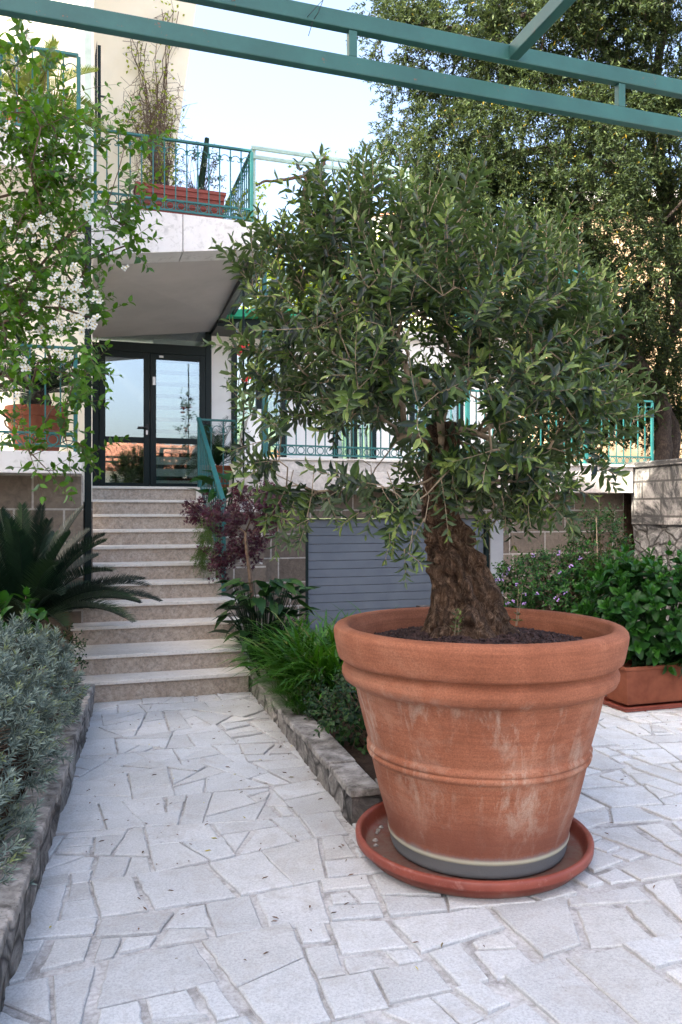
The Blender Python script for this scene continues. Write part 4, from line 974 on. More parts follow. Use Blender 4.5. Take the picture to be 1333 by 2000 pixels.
for b in ((790, 60, 95, 90, 14), (900, 90, 120, 120, 13.6), (1020, 60, 130, 110, 13.4), (1150, 80, 130, 120, 13.6), (1290, 90, 110, 140, 14.2), (1380, 250, 110, 160, 14),
          (810, 250, 90, 90, 14.5), (900, 300, 110, 110, 13.2), (1010, 260, 120, 110, 13), (1130, 300, 120, 120, 13.2), (1240, 270, 100, 120, 14.2), (1340, 420, 70, 90, 14.8),
          (880, 420, 90, 90, 13.6), (980, 420, 110, 110, 13), (1090, 440, 110, 110, 12.9), (1190, 440, 90, 90, 13.3), (1060, 570, 110, 100, 13.4), (1180, 570, 110, 90, 13.2), (1290, 560, 90, 90, 14), (1110, 690, 110, 90, 14.2), (1220, 690, 110, 90, 14.6), (1310, 690, 70, 80, 14.8), (1150, 800, 100, 70, 15), (1250, 790, 90, 60, 15.2), (1090, 800, 80, 70, 15.4), (1310, 820, 70, 50, 15.6), (1160, 730, 100, 80, 15.6), (1300, 760, 70, 60, 15.8), (960, 560, 80, 80, 14.2), (1000, 170, 90, 60, 14.5), (1200, 180, 90, 70, 14.5), (1330, -40, 120, 90, 13.5), (1050, -60, 150, 80, 13.5), (1190, -50, 150, 80, 13.5)):
    blobs.append(b)
lv = Leaves(DIAM); tb = MB()
for (bx, by, rx, ry, D) in blobs:
    c = P(bx, by, D); ax, az = rx/F*D, ry/F*D; ay = (ax+az)/2*1.05
    nt = int(150*ax*az*5.6)
    thin = .8 if by > 640 else .95
    if bx < 830: thin = .7
    nt = int(nt*thin); sub = [inell(c, (ax, ay, az), .2) for _ in range(max(6, nt//9))]
    for k in range(nt):
        v = random.choice(sub)+rv()*abs(random.gauss(0, .16))
        d = (v-c).normalized()*.8+rv()*.8+Vector((0, 0, -.45))
        L = random.uniform(.18, .42); dd = d.normalized(); pts = [v, v+dd*L*.5+Vector((0, 0, -.02)), v+dd*L+Vector((0, 0, -.10*L))]
        if k % 4 == 0: tb.tube(pts, [.006, .004, .002], 3, cap=False)
        for m in range(random.randint(15, 22)):
            s = random.random(); q = pts[0].lerp(pts[2], s); o = rv(); ld = (dd*.75+o*.75)
            a = 1.0 if random.random() < .007 else random.random()*.95
            lv.add(q, ld, rv()+Vector((0, 0, .6)), random.uniform(.06, .10), random.uniform(.018, .027), a)
for i in range(50):
    b = random.choice(blobs); c = P(b[0], b[1], b[4]); q = inell(c, (b[2]/F*b[4],)*3); l = random.choice(limbs)[0]; s = min(l, key=lambda w: (w-q).length)
    tb.tube([s, s.lerp(q, .5)+rv()*.15, q], [.035, .02, .006], 5, cap=False)
obj('branches', tb, M_bark2, bt)
lv.build('crown', L_bigtree, bt, smooth=False)

# ------------------------------------------------------------ mock orange with white flowers at left
random.seed(31)
mo = thing('mock_orange_shrub', 'tall arching shrub with bright green leaves and white flowers at left edge', 'shrub', (-2.55, 4.7, .15))
MT = [(50, 80), (20, 150), (90, 140), (130, 190), (30, 220), (80, 250), (150, 235), (190, 290), (245, 285), (275, 280), (120, 300), (60, 330), (20, 380), (110, 370), (170, 350), (150, 420), (210, 400), (250, 390), (215, 450), (258, 470), (240, 440), (90, 440), (50, 480), (20, 520), (100, 520), (150, 500), (190, 500), (70, 560), (120, 580), (155, 570), (175, 620), (40, 620), (80, 640), (130, 650), (170, 690), (188, 720), (100, 700), (50, 700), (10, 680), (60, 760), (165, 750), (130, 790), (20, 820), (130, 860), (60, 890), (180, 885), (95, 920), (10, 440), (0, 300), (-20, 600), (-30, 400), (-40, 750), (-60, 500), (-40, 250), (-30, 140), (140, 720), (160, 540), (185, 590), (140, 460), (0, 560), (45, 420)]
tg = [P(a, b, random.uniform(4.0, 5.1)) for a, b in MT]+[P(random.uniform(-120, 130), random.uniform(180, 640), random.uniform(4.2, 5.4)) for _ in range(75)]
stems = [Vector((-2.55, 4.7, .1)), Vector((-2.5, 4.7, .6)), Vector((-2.42, 4.68, 1.1)), Vector((-2.3, 4.65, 1.6)), Vector((-2.25, 4.6, 2.1))]
nodes, paths = skeleton(stems, tg, .1, .5, up=.12)
bm_, w_ = branch_mesh(paths, len(nodes), .0024, 2.3, .02, 6)
for k in range(5):
    o = rv()*.12; bm_.tube([stems[0]+o*1.3]+[s+o*(1+i*.5)+rv()*.03 for i, s in enumerate(stems[1:])], [.014, .013, .011, .009, .007], 6)
bm_.tube([P(0, 560, 4.5), P(70, 530, 4.5), P(120, 470, 4.5), P(175, 430, 4.5)], [.009, .008, .006, .003], 6)
obj('stems', bm_, M_twigd, mo, smooth=True)
lv = Leaves(BROAD); tb = MB()
for pts, bi, st_ in paths:
    tip = pts[-1]; dd = (pts[-1]-pts[-2]).normalized()
    for k in range(4):
        q = tip if k == 0 else pts[random.randrange(len(pts)//2, len(pts))]
        twig(tb, lv, q, dd*.5+Vector((.12, -.1, .1))+rv()*.8, random.uniform(.16, .32), random.randint(8, 13), .060, .031, droop=-.2, curve=.4, spread=1.0, upleaf=1.0, r=.0014, tipa=.9)
for q in nodes[5::3]:
    twig(tb, lv, q, rv()+Vector((.1, 0, .1)), random.uniform(.12, .25), random.randint(7, 11), .056, .029, droop=-.15, spread=1.0, upleaf=1.0, r=.0013, tipa=.9)
obj('twigs', tb, M_twigd, mo); lv.build('foliage', L_mock, mo)
PET = (np.array([(0, 0, 0), (.3, .3, .05), (.6, .48, .07), (.88, .36, .02), (1, 0, -.04), (.88, -.36, .02), (.6, -.48, .07), (.3, -.3, .05)], 'f'), [(0, 7, 6, 5, 4, 3, 2, 1)])
fl = Leaves(PET); fc = Leaves(DIAM)
def flower(c, n, s, k=4):
    n = n.normalized(); u = n.orthogonal().normalized(); v = n.cross(u); A0 = random.random()*3
    s *= .95
    for i in range(k):
        A = A0+2*math.pi*i/k; d = u*math.cos(A)+v*math.sin(A); fl.add(c, d+n*.3, n, s, s*.78, random.random())
    for i in range(9):
        A = random.random()*6.3; d = n+(u*math.cos(A)+v*math.sin(A))*.8; fc.add(c+n*.001, d, n, s*.42, s*.2, random.random())
FT = [(42, 65, 3), (62, 78, 4), (52, 92, 5), (10, 262, 3), (14, 245, 2), (190, 572, 4), (192, 592, 4), (180, 617, 5), (185, 630, 4), (172, 576, 4), (165, 598, 4), (150, 570, 6), (160, 612, 4), (145, 555, 5), (125, 562, 3), (140, 590, 6), (120, 598, 4), (150, 625, 4), (165, 640, 3), (115, 632, 3), (90, 430, 5), (80, 440, 4), (100, 438, 4), (20, 430, 5), (12, 438, 4), (62, 450, 4), (110, 462, 4), (50, 462, 3), (247, 525, 2), (120, 692, 5), (128, 700, 3), (48, 718, 4), (45, 705, 2), (40, 778, 2), (15, 540, 3), (105, 640, 4), (128, 650, 3), (160, 400, 3), (182, 410, 3), (240, 475, 2), (60, 600, 4), (85, 575, 4), (70, 650, 3), (5, 420, 3), (8, 185, 3), (30, 130, 3), (2, 610, 3), (78, 480, 3), (136, 520, 4), (105, 545, 4), (50, 540, 2)]
for px, py, n in FT:
    for k in range(n):
        c = P(px+random.uniform(-11, 11), py+random.uniform(-11, 11), random.uniform(4.0, 4.45)); flower(c, Vector((random.uniform(-.6, .9), -1, random.uniform(-.3, .8))), random.uniform(.017, .023))
f_ = fl.build('blossom', L_flower, mo, smooth=False); fc.build('flower_centre', L_yel, f_, base=mo['_b'], smooth=False)

# ------------------------------------------------------------ lavender mound
random.seed(8)
la = thing('lavender_bush', 'rounded silvery grey green lavender bush spilling over the stone bed wall', 'bush', (-1.75, 3.7, .15))
lv = Leaves(DIAM); tb = MB()
def mound(c, r, n, fn, cond=None):
    for i in range(n):
        while True:
            v = rv()
            if v.z > -.35 and (cond is None or cond(v)): break
        p = Vector((c[0]+v.x*r[0], c[1]+v.y*r[1], c[2]+v.z*r[2])); b = 1+.13*noise.noise(Vector((v.x*3+c[0], v.y*3, v.z*3)))
        p = Vector(c)+(p-Vector(c))*b*random.uniform(.86, 1.03); nrm = Vector((v.x/r[0], v.y/r[1], v.z/r[2])).normalized(); fn(p, nrm)
def sprig(p, nrm):
    d = (nrm+Vector((0, 0, .35))+rv()*.45).normalized(); L = random.uniform(.035, .07)
    tb.tube([p-d*.10, p, p+d*L], [.0022, .0018, .001], 4, cap=False)
    u = d.orthogonal().normalized(); w = d.cross(u); a0 = random.uniform(.0, .75)
    for k in range(17):
        s = k/16; A = k*2.4; o = u*math.cos(A)+w*math.sin(A); q = p+d*(L*s-.02)
        lv.add(q, o*(1.0-.55*s)+d*(.45+.6*s), d-o*.5, random.uniform(.036, .056)*(1-.2*s), .0088, min(1, a0+random.random()*.3+(.12 if s > .7 else 0)))
for c, r, n in (((-1.90, 4.35, .46), (.42, .62, .42), 650), ((-1.76, 3.55, .45), (.46, .50, .44), 560), ((-2.42, 4.8, .34), (.36, .42, .33), 300), ((-1.47, 2.90, .24), (.32, .38, .29), 230)):
    mound(c, r, n, sprig)
mbi = MB()
for c, r in (((-2.0, 4.35, .40), (.31, .50, .29)), ((-1.86, 3.55, .38), (.34, .39, .31)), ((-2.42, 4.8, .31), (.26, .34, .24)), ((-1.58, 2.95, .18), (.2, .22, .17))):
    for i in range(160):
        v = rv(); q = Vector((c[0]+v.x*r[0]*1.1, c[1]+v.y*r[1]*1.1, max(.16, c[2]+v.z*r[2]*1.1))); mbi.tube([Vector((c[0], c[1], .16))+rv()*.04, Vector(c).lerp(q, .5)+rv()*.05, q], [.006, .004, .0025], 4, cap=False)
obj('woody_stems', mbi, M_twigd, la); obj('sprig_stems', tb, L_lav, la); lv.build('foliage', L_lav, la, smooth=False)

# ------------------------------------------------------------ cycads and palms
def frond(lv, tb, p, az, el, L, npair, ll, droop, vee=.5, arng=(0, 1), w=.0105, basek=.12, r=.006, tw=0):
    d = Vector((math.cos(az)*math.cos(el), math.sin(az)*math.cos(el), math.sin(el))); pts = [Vector(p)]; m = 16; dirs = [d.copy()]
    for k in range(m): d = (d+Vector((0, 0, -droop/m))).normalized(); pts.append(pts[-1]+d*L/m); dirs.append(d.copy())
    tb.tube(pts, [r*(1-.75*i/m) for i in range(m+1)], 5, cap=False)
    a = random.uniform(*arng)
    for k in range(npair):
        s = basek+(1-basek)*k/npair; i = min(m-1, int(s*m)); q = pts[i].lerp(pts[i+1], s*m-i); dd = dirs[i]; side = dd.cross(Vector((0, 0, 1)))
        if side.length < .05: side = Vector((-math.sin(az), math.cos(az), 0))
        side.normalize(); upv = side.cross(dd).normalized(); l = ll*(math.sin(math.pi*min(1, .12+s*.86))**.55)
        for sg in (-1, 1):
            lv.add(q, side*sg*(1-.3*s)+dd*(.45+.5*s)+upv*vee+rv()*.04, upv-side*sg*vee, l*random.uniform(.93, 1.03), w, min(1, max(0, a+random.uniform(-.15, .15))))
STRIP = (np.array([(0, .4, 0), (0, -.4, 0), (.5, .5, .0), (.5, -.5, .0), (1, 0, -.06)], 'f'), [(0, 1, 3, 2), (2, 3, 4)])
random.seed(14)
def cycad(name, label, base, n, L, el0, ll, mat_=L_cycad, azr=(0, 6.283), npair=62, caudex=.12, group=None, arng=(0, 1)):
    c = thing(name, label, 'cycad' if name == 'cycad' else 'palm', base, group); lv = Leaves(STRIP); tb = MB(); top_ = Vector(base)+Vector((0, 0, caudex))
    obj('trunk', MB().lathe([(.09, 0), (.11, caudex*.5), (.09, caudex), (.03, caudex+.05)], base, 14, f=lambda r, z, A: r*(1+.12*math.sin(9*A+z*60))), M_bark2, c)
    for i in range(n):
        az = azr[0]+(azr[1]-azr[0])*((i*.618) % 1)+random.uniform(-.15, .15); el = R(random.uniform(*el0))
        frond(lv, tb, top_+Vector((math.cos(az)*.05, math.sin(az)*.05, 0)), az, el, L*random.uniform(.85, 1.08), npair, ll, random.uniform(.8, 1.35), arng=arng)
    obj('rachis', tb, mat_, c); lv.build('fronds', mat_, c, smooth=False); return c
cycad('cycad', 'large dark green cycad with arching feathery fronds beside the lower stairs', (-2.52, 6.35, .15), 60, 1.0, (32, 88), .18, caudex=.42)
cycad('cycad', 'dark cycad growing in the round terracotta pot on the far left balcony', (Sx(75, 7.7)*CE-7.7*SE, Sx(75, 7.7)*SE+7.7*CE, 2.42), 20, .62, (15, 75), .13, caudex=.15, npair=44)
cycad('potted_palm', 'yellow green sunlit cycad in a pot on the upper left balcony', (Sx(62, 7.75)*CE-7.75*SE, Sx(62, 7.75)*SE+7.75*CE, 5.08), 20, .66, (15, 75), .15, L_palm, npair=46, arng=(.2, 1))
def roundpot(name, label, c, rt, rb, h, m=M_terra2, group=None, rim=.03):
    o = thing(name, label, 'pot', c, group); pr = [(0, 0), (rb, 0), (rb+.004, .01), (rt*.96-.005, h-rim-.01), (rt-.002, h-rim), (rt, h-.01), (rt-.004, h), (rt-.02, h), (rt-.025, h-.04), (0, h-.04)]
    obj('body', MB().lathe(pr, c, 48), m, o, smooth=False); 
    obj('potting_soil', MB().lathe([(0, h-.03), (rt-.03, h-.035)], c, 32), M_soil, o); return o
q = W3(Sx(72, 7.7), 7.7, 2.021); roundpot('terracotta_pot', 'big round terracotta pot behind the far left balcony railing', q, .27, .18, .42, rim=.09)
roundpot('pot_saucer', 'thin dark saucer under the round pot on the far left balcony', q+Vector((0, -.0, -.0005)), .23, .2, .02) if 0 else None
q = W3(Sx(60, 7.75), 7.75, 4.752); roundpot('terracotta_pot', 'orange terracotta pot of the palm on the sunlit upper left balcony', q, .24, .16, .33, rim=.07)
# small pot beside the stairs
q = P(112, 1272, 5.75); q.z = .151; roundpot('terracotta_pot', 'small brown terracotta pot standing beside the lowest steps under the cycad', q, .135, .105, .25, rim=.05)
sm = thing('potted_shrub', 'small leafy plant growing in the brown pot beside the lowest steps', 'plant', q+Vector((0, 0, .21)))
def bush(parent, c, r, n, ll, lw_, mat_, tpl=LEAF, root=None, tl=(.06, .14), nl=(6, 10), arng=(0, 1), twmat=M_twigd, zmin=None, spread=1.0, tipa=.9, up=.3, hide=.3):
    lv = Leaves(tpl); tb = MB(); root = Vector(root if root is not None else (c[0], c[1], c[2]-r[2]))
    for i in range(n):
        p = inell(c, r, .35 if i % 3 else .7)
        if zmin and p.z < zmin: continue
        d = (p-Vector(c)).normalized()+rv()*.6+Vector((0, 0, up))
        twig(tb, lv, p, d, random.uniform(*tl), random.randint(*nl), ll, lw_, spread=spread, upleaf=1.0, arng=arng, r=.0013, tipa=tipa, droop=-.15)
        if random.random() < hide: tb.tube([root+rv()*.03, root.lerp(p, .5)+rv()*.05, p], [.005, .003, .0018], 4, cap=False)
    obj('stems', tb, twmat, parent); return lv.build('foliage', mat_, parent)
bush(sm, q+Vector((0, 0, .33)), (.15, .15, .13), 55, .035, .018, L_dark, root=q+Vector((0, 0, .2)))
# bright plant between lavender and cycad
bp = thing('broadleaf_plant', 'bright green broad leafed plant poking up behind the lavender', 'plant', (-2.25, 5.1, .15))
bush(bp, (-2.1, 5.05, .86), (.13, .12, .10), 14, .11, .06, L_hyd, BROAD, root=(-2.15, 5.1, .15), nl=(4, 7), arng=(.7, 1), tipa=1)

# ------------------------------------------------------------ stair-side plants
random.seed(3)
jm = thing('japanese_maple', 'small purple leaved japanese maple on a thin leaning trunk beside the handrail', 'tree', P(497, 1290, 7.1)*1.0)
tk = [P(497, 1290, 7.1), P(492, 1150, 7.1), P(483, 1080, 7.1), P(480, 1040, 7.15)]
tg = [P(a, b, random.uniform(6.8, 7.6)) for a, b in ((385, 1000), (405, 992), (470, 965), (500, 960), (530, 960), (520, 970), (430, 1010), (460, 1000), (500, 990), (535, 985), (440, 1045), (420, 1085), (432, 1110), (470, 1070), (500, 1060), (520, 1030), (460, 1030), (395, 1005), (490, 1090), (530, 1010), (450, 1085), (545, 1000), (510, 1040))]
nodes, paths = skeleton(tk, tg, .08, .4, up=.1); bm_, _w = branch_mesh(paths, len(nodes), .003, 2.3, .012, 6); bm_.tube(tk, [.022, .019, .016, .013], 8)
obj('trunk', bm_, M_twigd, jm, smooth=True); lv = Leaves(MAPLE); tb = MB()
for q in [p[0][-1] for p in paths for _ in range(9)]+nodes[4:]*2:
    twig(tb, lv, q+rv()*.07, rv()+Vector((-.2, -.2, .0)), random.uniform(.05, .13), random.randint(8, 12), .07, .062, droop=-.3, upleaf=1.3, spread=1.0, r=.0012, tipa=.9)
obj('twigs', tb, M_twigd, jm); lv.build('foliage', L_maple, jm, smooth=False)
af = thing('asparagus_fern', 'feathery yellow green fern hanging at the stair edge beneath the purple maple', 'fern', P(415, 1135, 8.0))
lv = Leaves(DIAM); tb = MB()
for i in range(170):
    p = P(random.uniform(388, 432), random.uniform(990, 1100), random.uniform(7.9, 8.3)); d = Vector((random.uniform(-.5, .5), -.5, random.uniform(-.6, .6))); L = random.uniform(.12, .25); pts = [p, p+d*L*.5, p+d*L+Vector((0, 0, -.1))]
    tb.tube(pts, .0015, 3, cap=False)
    for k in range(46): s = random.random(); lv.add(pts[0].lerp(pts[2], s), rv()+d, rv(), random.uniform(.02, .04), .0035, random.random())
obj('stems', tb, L_fern, af); lv.build('foliage', L_fern, af, smooth=False)
HEART = (np.array([(0, 0, 0), (-.18, .28, .05), (.15, .5, .06), (.15, 0, -.04), (.15, -.5, .06), (-.18, -.28, .05), (.55, .34, .02), (.58, 0, -.04), (.55, -.34, .02), (1, 0, -.18)], 'f'),
         [(0, 3, 2, 1), (0, 5, 4, 3), (2, 3, 7, 6), (3, 4, 8, 7), (6, 7, 9), (7, 8, 9)])
def arum(name, label, cat, base, n, hgt, rad_, ll, lw_, mat_, fan=None, cl_='leaf', az=(0, 6.28)):
    o = thing(name, label, cat, base); lv = Leaves(HEART); tb = MB()
    for i in range(n):
        A = random.uniform(*az); rr = rad_*math.sqrt(random.random()); h = hgt*random.uniform(.3, 1.0); b = Vector(base)+Vector((math.cos(A)*rr*.3, math.sin(A)*rr*.3, 0)); t = Vector(base)+Vector((math.cos(A)*rr, math.sin(A)*rr, h))
        tb.tube([b, b.lerp(t, .6)+Vector((0, 0, .06)), t], [.006, .005, .003], 5, cap=False)
        o_ = Vector((math.cos(A), math.sin(A), 0)); lv.add(t, o_*1.0+rv()*.5+Vector((0, 0, random.uniform(-.4, .4))), Vector((0, 0, 1))+rv()*.4-o_*.2, ll*random.uniform(.7, 1.1), lw_*random.uniform(.7, 1.1), random.random())
    obj('stems', tb, mat_, o); lv.build('foliage', mat_, o); return o
arum('arum_plant', 'dark broad arrow shaped leaves clumped beneath the maple beside the steps', 'plant', P(515, 1290, 7.05), 90, .72, .36, .19, .115, L_dark)
arum('arum_plant', 'low arum leaves between the steps and the grassy clump', 'plant', (P(520, 1310, 6.5).x, 6.5, .11), 10, .4, .2, .16, .10, L_dark)
ca = arum('calla_lily', 'bright green calla lily with one cream flower behind the handrail top', 'plant', P(440, 985, 8.6)-Vector((0, 0, .05)), 14, .38, .26, .27, .15, L_hyd)
mb = MB(); cp = P(457, 925, 8.4); mb.tube([P(452, 985, 8.5), P(455, 950, 8.45), cp], [.012, .011, .01], 8); obj('flower_stem', mb, L_hyd, ca)
obj('flower', MB().lathe([(.012, 0), (.028, .05), (.05, .09), (.075, .11)], cp-Vector((0, 0, .01)), 18, f=lambda r, z, A: r*(1+.25*math.cos(A))), mat('cream_petal', (.7, .66, .5), .6), ca, smooth=True)
# grass like clumps
def grassclump(label, cells, n, ll, w, mat_, name='lily_clump', base=None, h=.0, arng=(0, 1), outd=(0, 0)):
    o = thing(name, label, 'plant', base); lv = Leaves(BLADE)
    for i in range(n):
        cx, cy, rr = random.choice(cells); A = random.random()*6.28; r_ = rr*math.sqrt(random.random()); p = Vector((cx+math.cos(A)*r_, cy+math.sin(A)*r_, base[2]+h)); B = random.random()*6.28
        lean = random.uniform(.15, .9); d = Vector((math.cos(B)*lean+outd[0], math.sin(B)*lean+outd[1], 1)); a = random.uniform(*arng)
        if random.random() < .02: a = 1
        L = ll*random.uniform(.6, 1.15); dn = d.normalized(); lv.add(p, d, Vector((-dn.x*dn.z, -dn.y*dn.z, 1-dn.z*dn.z))+Vector((0, 0, .2))+rv()*.1, L, w*random.uniform(.7, 1.2), a)
    lv.tpl = BLADE2; return lv.build('blades', mat_, o), o
BLADE2 = (np.array([(0, .35, 0), (0, -.35, 0), (.25, .5, .04), (.25, -.5, .04), (.5, .5, .02), (.5, -.5, .02), (.72, .4, -.09), (.72, -.4, -.09), (.88, .25, -.22), (.88, -.25, -.22), (.98, 0, -.4)], 'f'),
          [(0, 1, 3, 2), (2, 3, 5, 4), (4, 5, 7, 6), (6, 7, 9, 8), (8, 9, 10)])
random.seed(17)
def along(f, off): x = KA[0]+(KB[0]-KA[0])*f; y = KA[1]+(KB[1]-KA[1])*f; return (x+off*e.x, y+off*e.y)
grassclump('lush bright green strap leaved clump along the kerb left of the huge pot', [(*along(.12, .35), .22), (*along(.25, .36), .22), (*along(.38, .40), .22), (*along(.2, .75), .2), (*along(.34, .8), .2)], 1050, .62, .027, L_grass, base=(*along(.25, .4), .11), outd=(-.22, -.3))
grassclump('dark narrow leaved tuft at the foot of the steps above the bright clump', [(*along(.0, .42), .2), (*along(-.1, .3), .16), (*along(-.06, .6), .16)], 1300, .42, .013, L_dark, name='liriope_clump', base=(*along(0, .45), .11), outd=(-.25, -.3))
grassclump('dark strappy tuft in front of the stone wall beside the garage', [(*along(.02, .95), .2), (*along(.1, 1.1), .2)], 900, .48, .013, L_dark, name='liriope_clump', base=(*along(.05, 1.0), .11))
_, g_ = grassclump('thin pale grass tuft drooping over the kerb onto the path', [(*along(.30, .10), .07), (*along(.42, .12), .07), (*along(.50, .12), .07)], 420, .33, .004, L_grass, name='grass_tuft', base=(*along(.4, .12), .13), outd=(-.6, -.35), arng=(.1, .6))
bl_ = thing('leafy_shrub', 'low dark leafy shrub between the kerb and the huge pot', 'shrub', (*along(.74, .35), .11))
bush(bl_, (*along(.70, .36), .30), (.24, .30, .19), 150, .042, .026, L_dark, BROAD, root=(*along(.72, .36), .11), nl=(6, 10))
bl_ = thing('leafy_shrub', 'dark green groundcover shrub spilling from the grassy bed over the kerb slabs', 'shrub', (*along(.5, .3), .11))
bush(bl_, (*along(.48, .30), .22), (.20, .34, .13), 150, .036, .02, L_dark, LEAF, root=(*along(.5, .3), .11), nl=(6, 10))

# ------------------------------------------------------------ right side: hydrangea, lilac bush, sapling
random.seed(41)
hp = Vector((2.33, 6.12, 0)); 
hl = thing('rectangular_planter', 'long terracotta planter holding the dense green hydrangea at right edge', 'planter', hp)
def rectpot(s0, s1, t0, t1, z0, z1, splay=.02, rim=.03, th=.015):
    m = MB(); 
    def ringp(a, z): return [W3(s0-a, t0-a, z), W3(s1+a, t0-a, z), W3(s1+a, t1+a, z), W3(s0-a, t1+a, z)]
    rs = [ringp(-splay, z0), ringp(0, z1-rim), ringp(.012, z1-rim+.004), ringp(.014, z1), ringp(-th, z1), ringp(-th-.002, z1-.05)]
    vs = [p for r_ in rs for p in r_]; m.add(vs, [(3, 2, 1, 0)]+[(i*4+k, i*4+(k+1) % 4, (i+1)*4+(k+1) % 4, (i+1)*4+k) for i in range(5) for k in range(4)]+[(20, 21, 22, 23)]); return m
hs0 = Sx(1224, 5.03)
obj('body', rectpot(hs0, hs0+.95, 5.03, 5.33, .035, .33, .03), M_terra2, hl, bevel=.006)
single('planter_tray', rectpot(hs0-.03, hs0+.98, 5.0, 5.36, .004, .034, .0, .012, .012), M_plast, 'brown tray under the rectangular hydrangea planter', 'tray', W3(hs0+.4, 5.2, 0))
hy = thing('hydrangea', 'dense leafy green hydrangea filling the rectangular planter', 'shrub', W3(hs0+.45, 5.18, .3))
hc = W3(hs0+.42, 5.14, .72)
lv = Leaves(BROAD); tb = MB()
for i in range(300):
    p = inell(hc, (.64, .34, .46), .55 if i % 4 else .1); 
    if p.z < .36 and p.y > 6.1: continue
    d = (p-hc).normalized()+Vector((0, 0, .6))+rv()*.4; d.normalize(); L = random.uniform(.06, .12)
    if random.random() < .4: tb.tube([W3(hs0+.45+random.uniform(-.3, .3), 5.18, .3), (W3(hs0+.45, 5.18, .4)+p)/2, p], [.006, .005, .004], 5, cap=False)
    tb.tube([p-d*.05, p+d*L], [.003, .003], 5, cap=False); u = d.orthogonal().normalized(); w = d.cross(u); A = random.random()*6; 
    for k in range(4):
        for j in range(2):
            AA = A+k*math.pi/2+j*math.pi; o = u*math.cos(AA)+w*math.sin(AA); s = (.105, .10, .08, .045)[k]*random.uniform(.8, 1.15)
            lv.add(p+d*L*k/3, o*(1.0-.25*k)+d*(.15+.35*k), d+rv()*.2, s, s*.62, min(1, .15+.2*k+random.random()*.35))
obj('stems', tb, L_hyd, hy); lv.build('foliage', L_hyd, hy)
lb = thing('lilac_flowered_shrub', 'green shrub dotted with small lilac flowers below the tan block wall', 'shrub', P(1080, 1240, 8.4))
c = P(1090, 1150, 8.4); bush(lb, c, (.68, .45, .36), 900, .042, .028, L_hyd, BROAD, root=c-Vector((0, 0, .5)), tl=(.08, .16), arng=(0, .9))
fl = Leaves(PET); fc = Leaves(DIAM)
for i in range(44):
    p = inell(c-Vector((0, .12, 0)), (.70, .42, .42), .9, lambda p, v: v.y < .2)
    for k in range(5): flower(p+rv()*.022, Vector((0, -1, .5))+rv()*.6, .010, 5)
fl.build('blossom', L_lilac, lb, smooth=False)
lb2 = thing('tall_shrub', 'slender tall leafy shrub rising in front of the corner of block wall and retaining wall', 'shrub', P(1175, 1240, 8.3))
for cc, rr, nn in ((P(1165, 1075, 8.4), (.30, .25, .42), 260), (P(1200, 1150, 8.0), (.34, .25, .32), 420)):
    bush(lb2, cc, rr, nn, .045, .025, L_hyd, BROAD, root=P(1185, 1235, 8.3), tl=(.08, .2), arng=(.0, .8))
tb = MB(); tb.tube([P(1190, 1240, 8.0), P(1180, 1170, 8.0), P(1168, 1110, 8.1), P(1165, 1010, 8.2)], [.012, .01, .008, .004], 6); obj('trunk', tb, M_twig, lb2)
# ------------------------------------------------------------ balcony planter, dry climbers, geranium, palms
pb = thing('balcony_planter', 'long red brown ribbed planter box on the upper balcony', 'planter', W3(Sx(350, 9.0), 9.0, 4.75))
a, b = Sx(266, 9.02), Sx(437, 9.1); mb = rectpot(a, b, 9.0, 9.3, 4.76, 5.12, .03, .04, .02)
for z in (4.9, 4.96, 5.02): mb.box(a-.004+.012, b-.01, 8.985+.0, 8.997, z, z+.012)
obj('body', mb, mat('brown_planter_plastic', (.22, .045, .03), .5, .35), pb)
dv = thing('dry_climber', 'mostly bare brown climber with sparse leaves clinging to the cream upper wall', 'climber', W3(Sx(310, 9.15), 9.15, 5.05))
tb = MB(); lv = Leaves(DIAM); random.seed(9)
def vine(p0, p1, n, w, t0, t1):
    for i in range(n):
        pts = []; ph = random.random()*6; ox = random.gauss(0, w)
        for k in range(15):
            s = k/14; t = t0+(t1-t0)*min(1, s*2.2); x = p0[0]+(p1[0]-p0[0])*s+ox*(.3+s)+8*math.sin(ph+s*9)*s; y = p0[1]+(p1[1]-p0[1])*s
            pts.append(W3(Sx(x, t), t, Zy(x, y, t))+rv()*.03)
            if random.random() < .5: q = pts[-1]; tb.tube([q, q+rv()*.2+Vector((0, -.02, 0)), q+rv()*.3], [.004, .003, .002], 3, cap=False)
            if random.random() < .55:
                for m in range(4): lv.add(pts[-1]+rv()*.15, rv(), Vector((0, -1, .4))+rv()*.4, .06, .04, random.random())
        tb.tube(pts, [.010]*5+[.007]*5+[.005]*5, 4, cap=False)
vine((300, 365), (340, 20), 6, 9, 9.15, 12.05); vine((305, 365), (262, 80), 5, 12, 9.15, 12.05); vine((320, 365), (300, 200), 10, 22, 9.15, 11.9)
for i in range(420):
    tt = random.uniform(9.3, 11.6) if i > 130 else 9.2; p = W3(Sx(random.gauss(302, 26), tt), tt+random.uniform(-.1, .2), 5.1+abs(random.gauss(0, .35)) if i <= 130 else Zy(300, random.gauss(235, 45), tt)); q = p+rv()*.25; tb.tube([p, (p+q)/2+rv()*.06, q], [.004, .003, .002], 3, cap=False)
obj('stems', tb, M_twigd, dv); lv.build('foliage', L_vine, dv, smooth=False)
for nm, lab, px, rx, mt, hh, am in (('balcony_shrub', 'wispy grey twiggy plant in the long balcony planter', 385, .26, L_lav, .32, .9), ('balcony_shrub', 'yellow green leafy plant at the right end of the balcony behind the railing corner', 462, .14, L_vine, .25, .9)):
    c = W3(Sx(px, 9.25), 9.25, 5.12+hh*.8 if px < 450 else 5.0); o = thing(nm, lab, 'plant', c-Vector((0, 0, hh))); bush(o, c, (rx, .12, hh), 70 if px < 450 else 45, .035, .02, mt, root=c-Vector((0, 0, hh)), hide=.8)
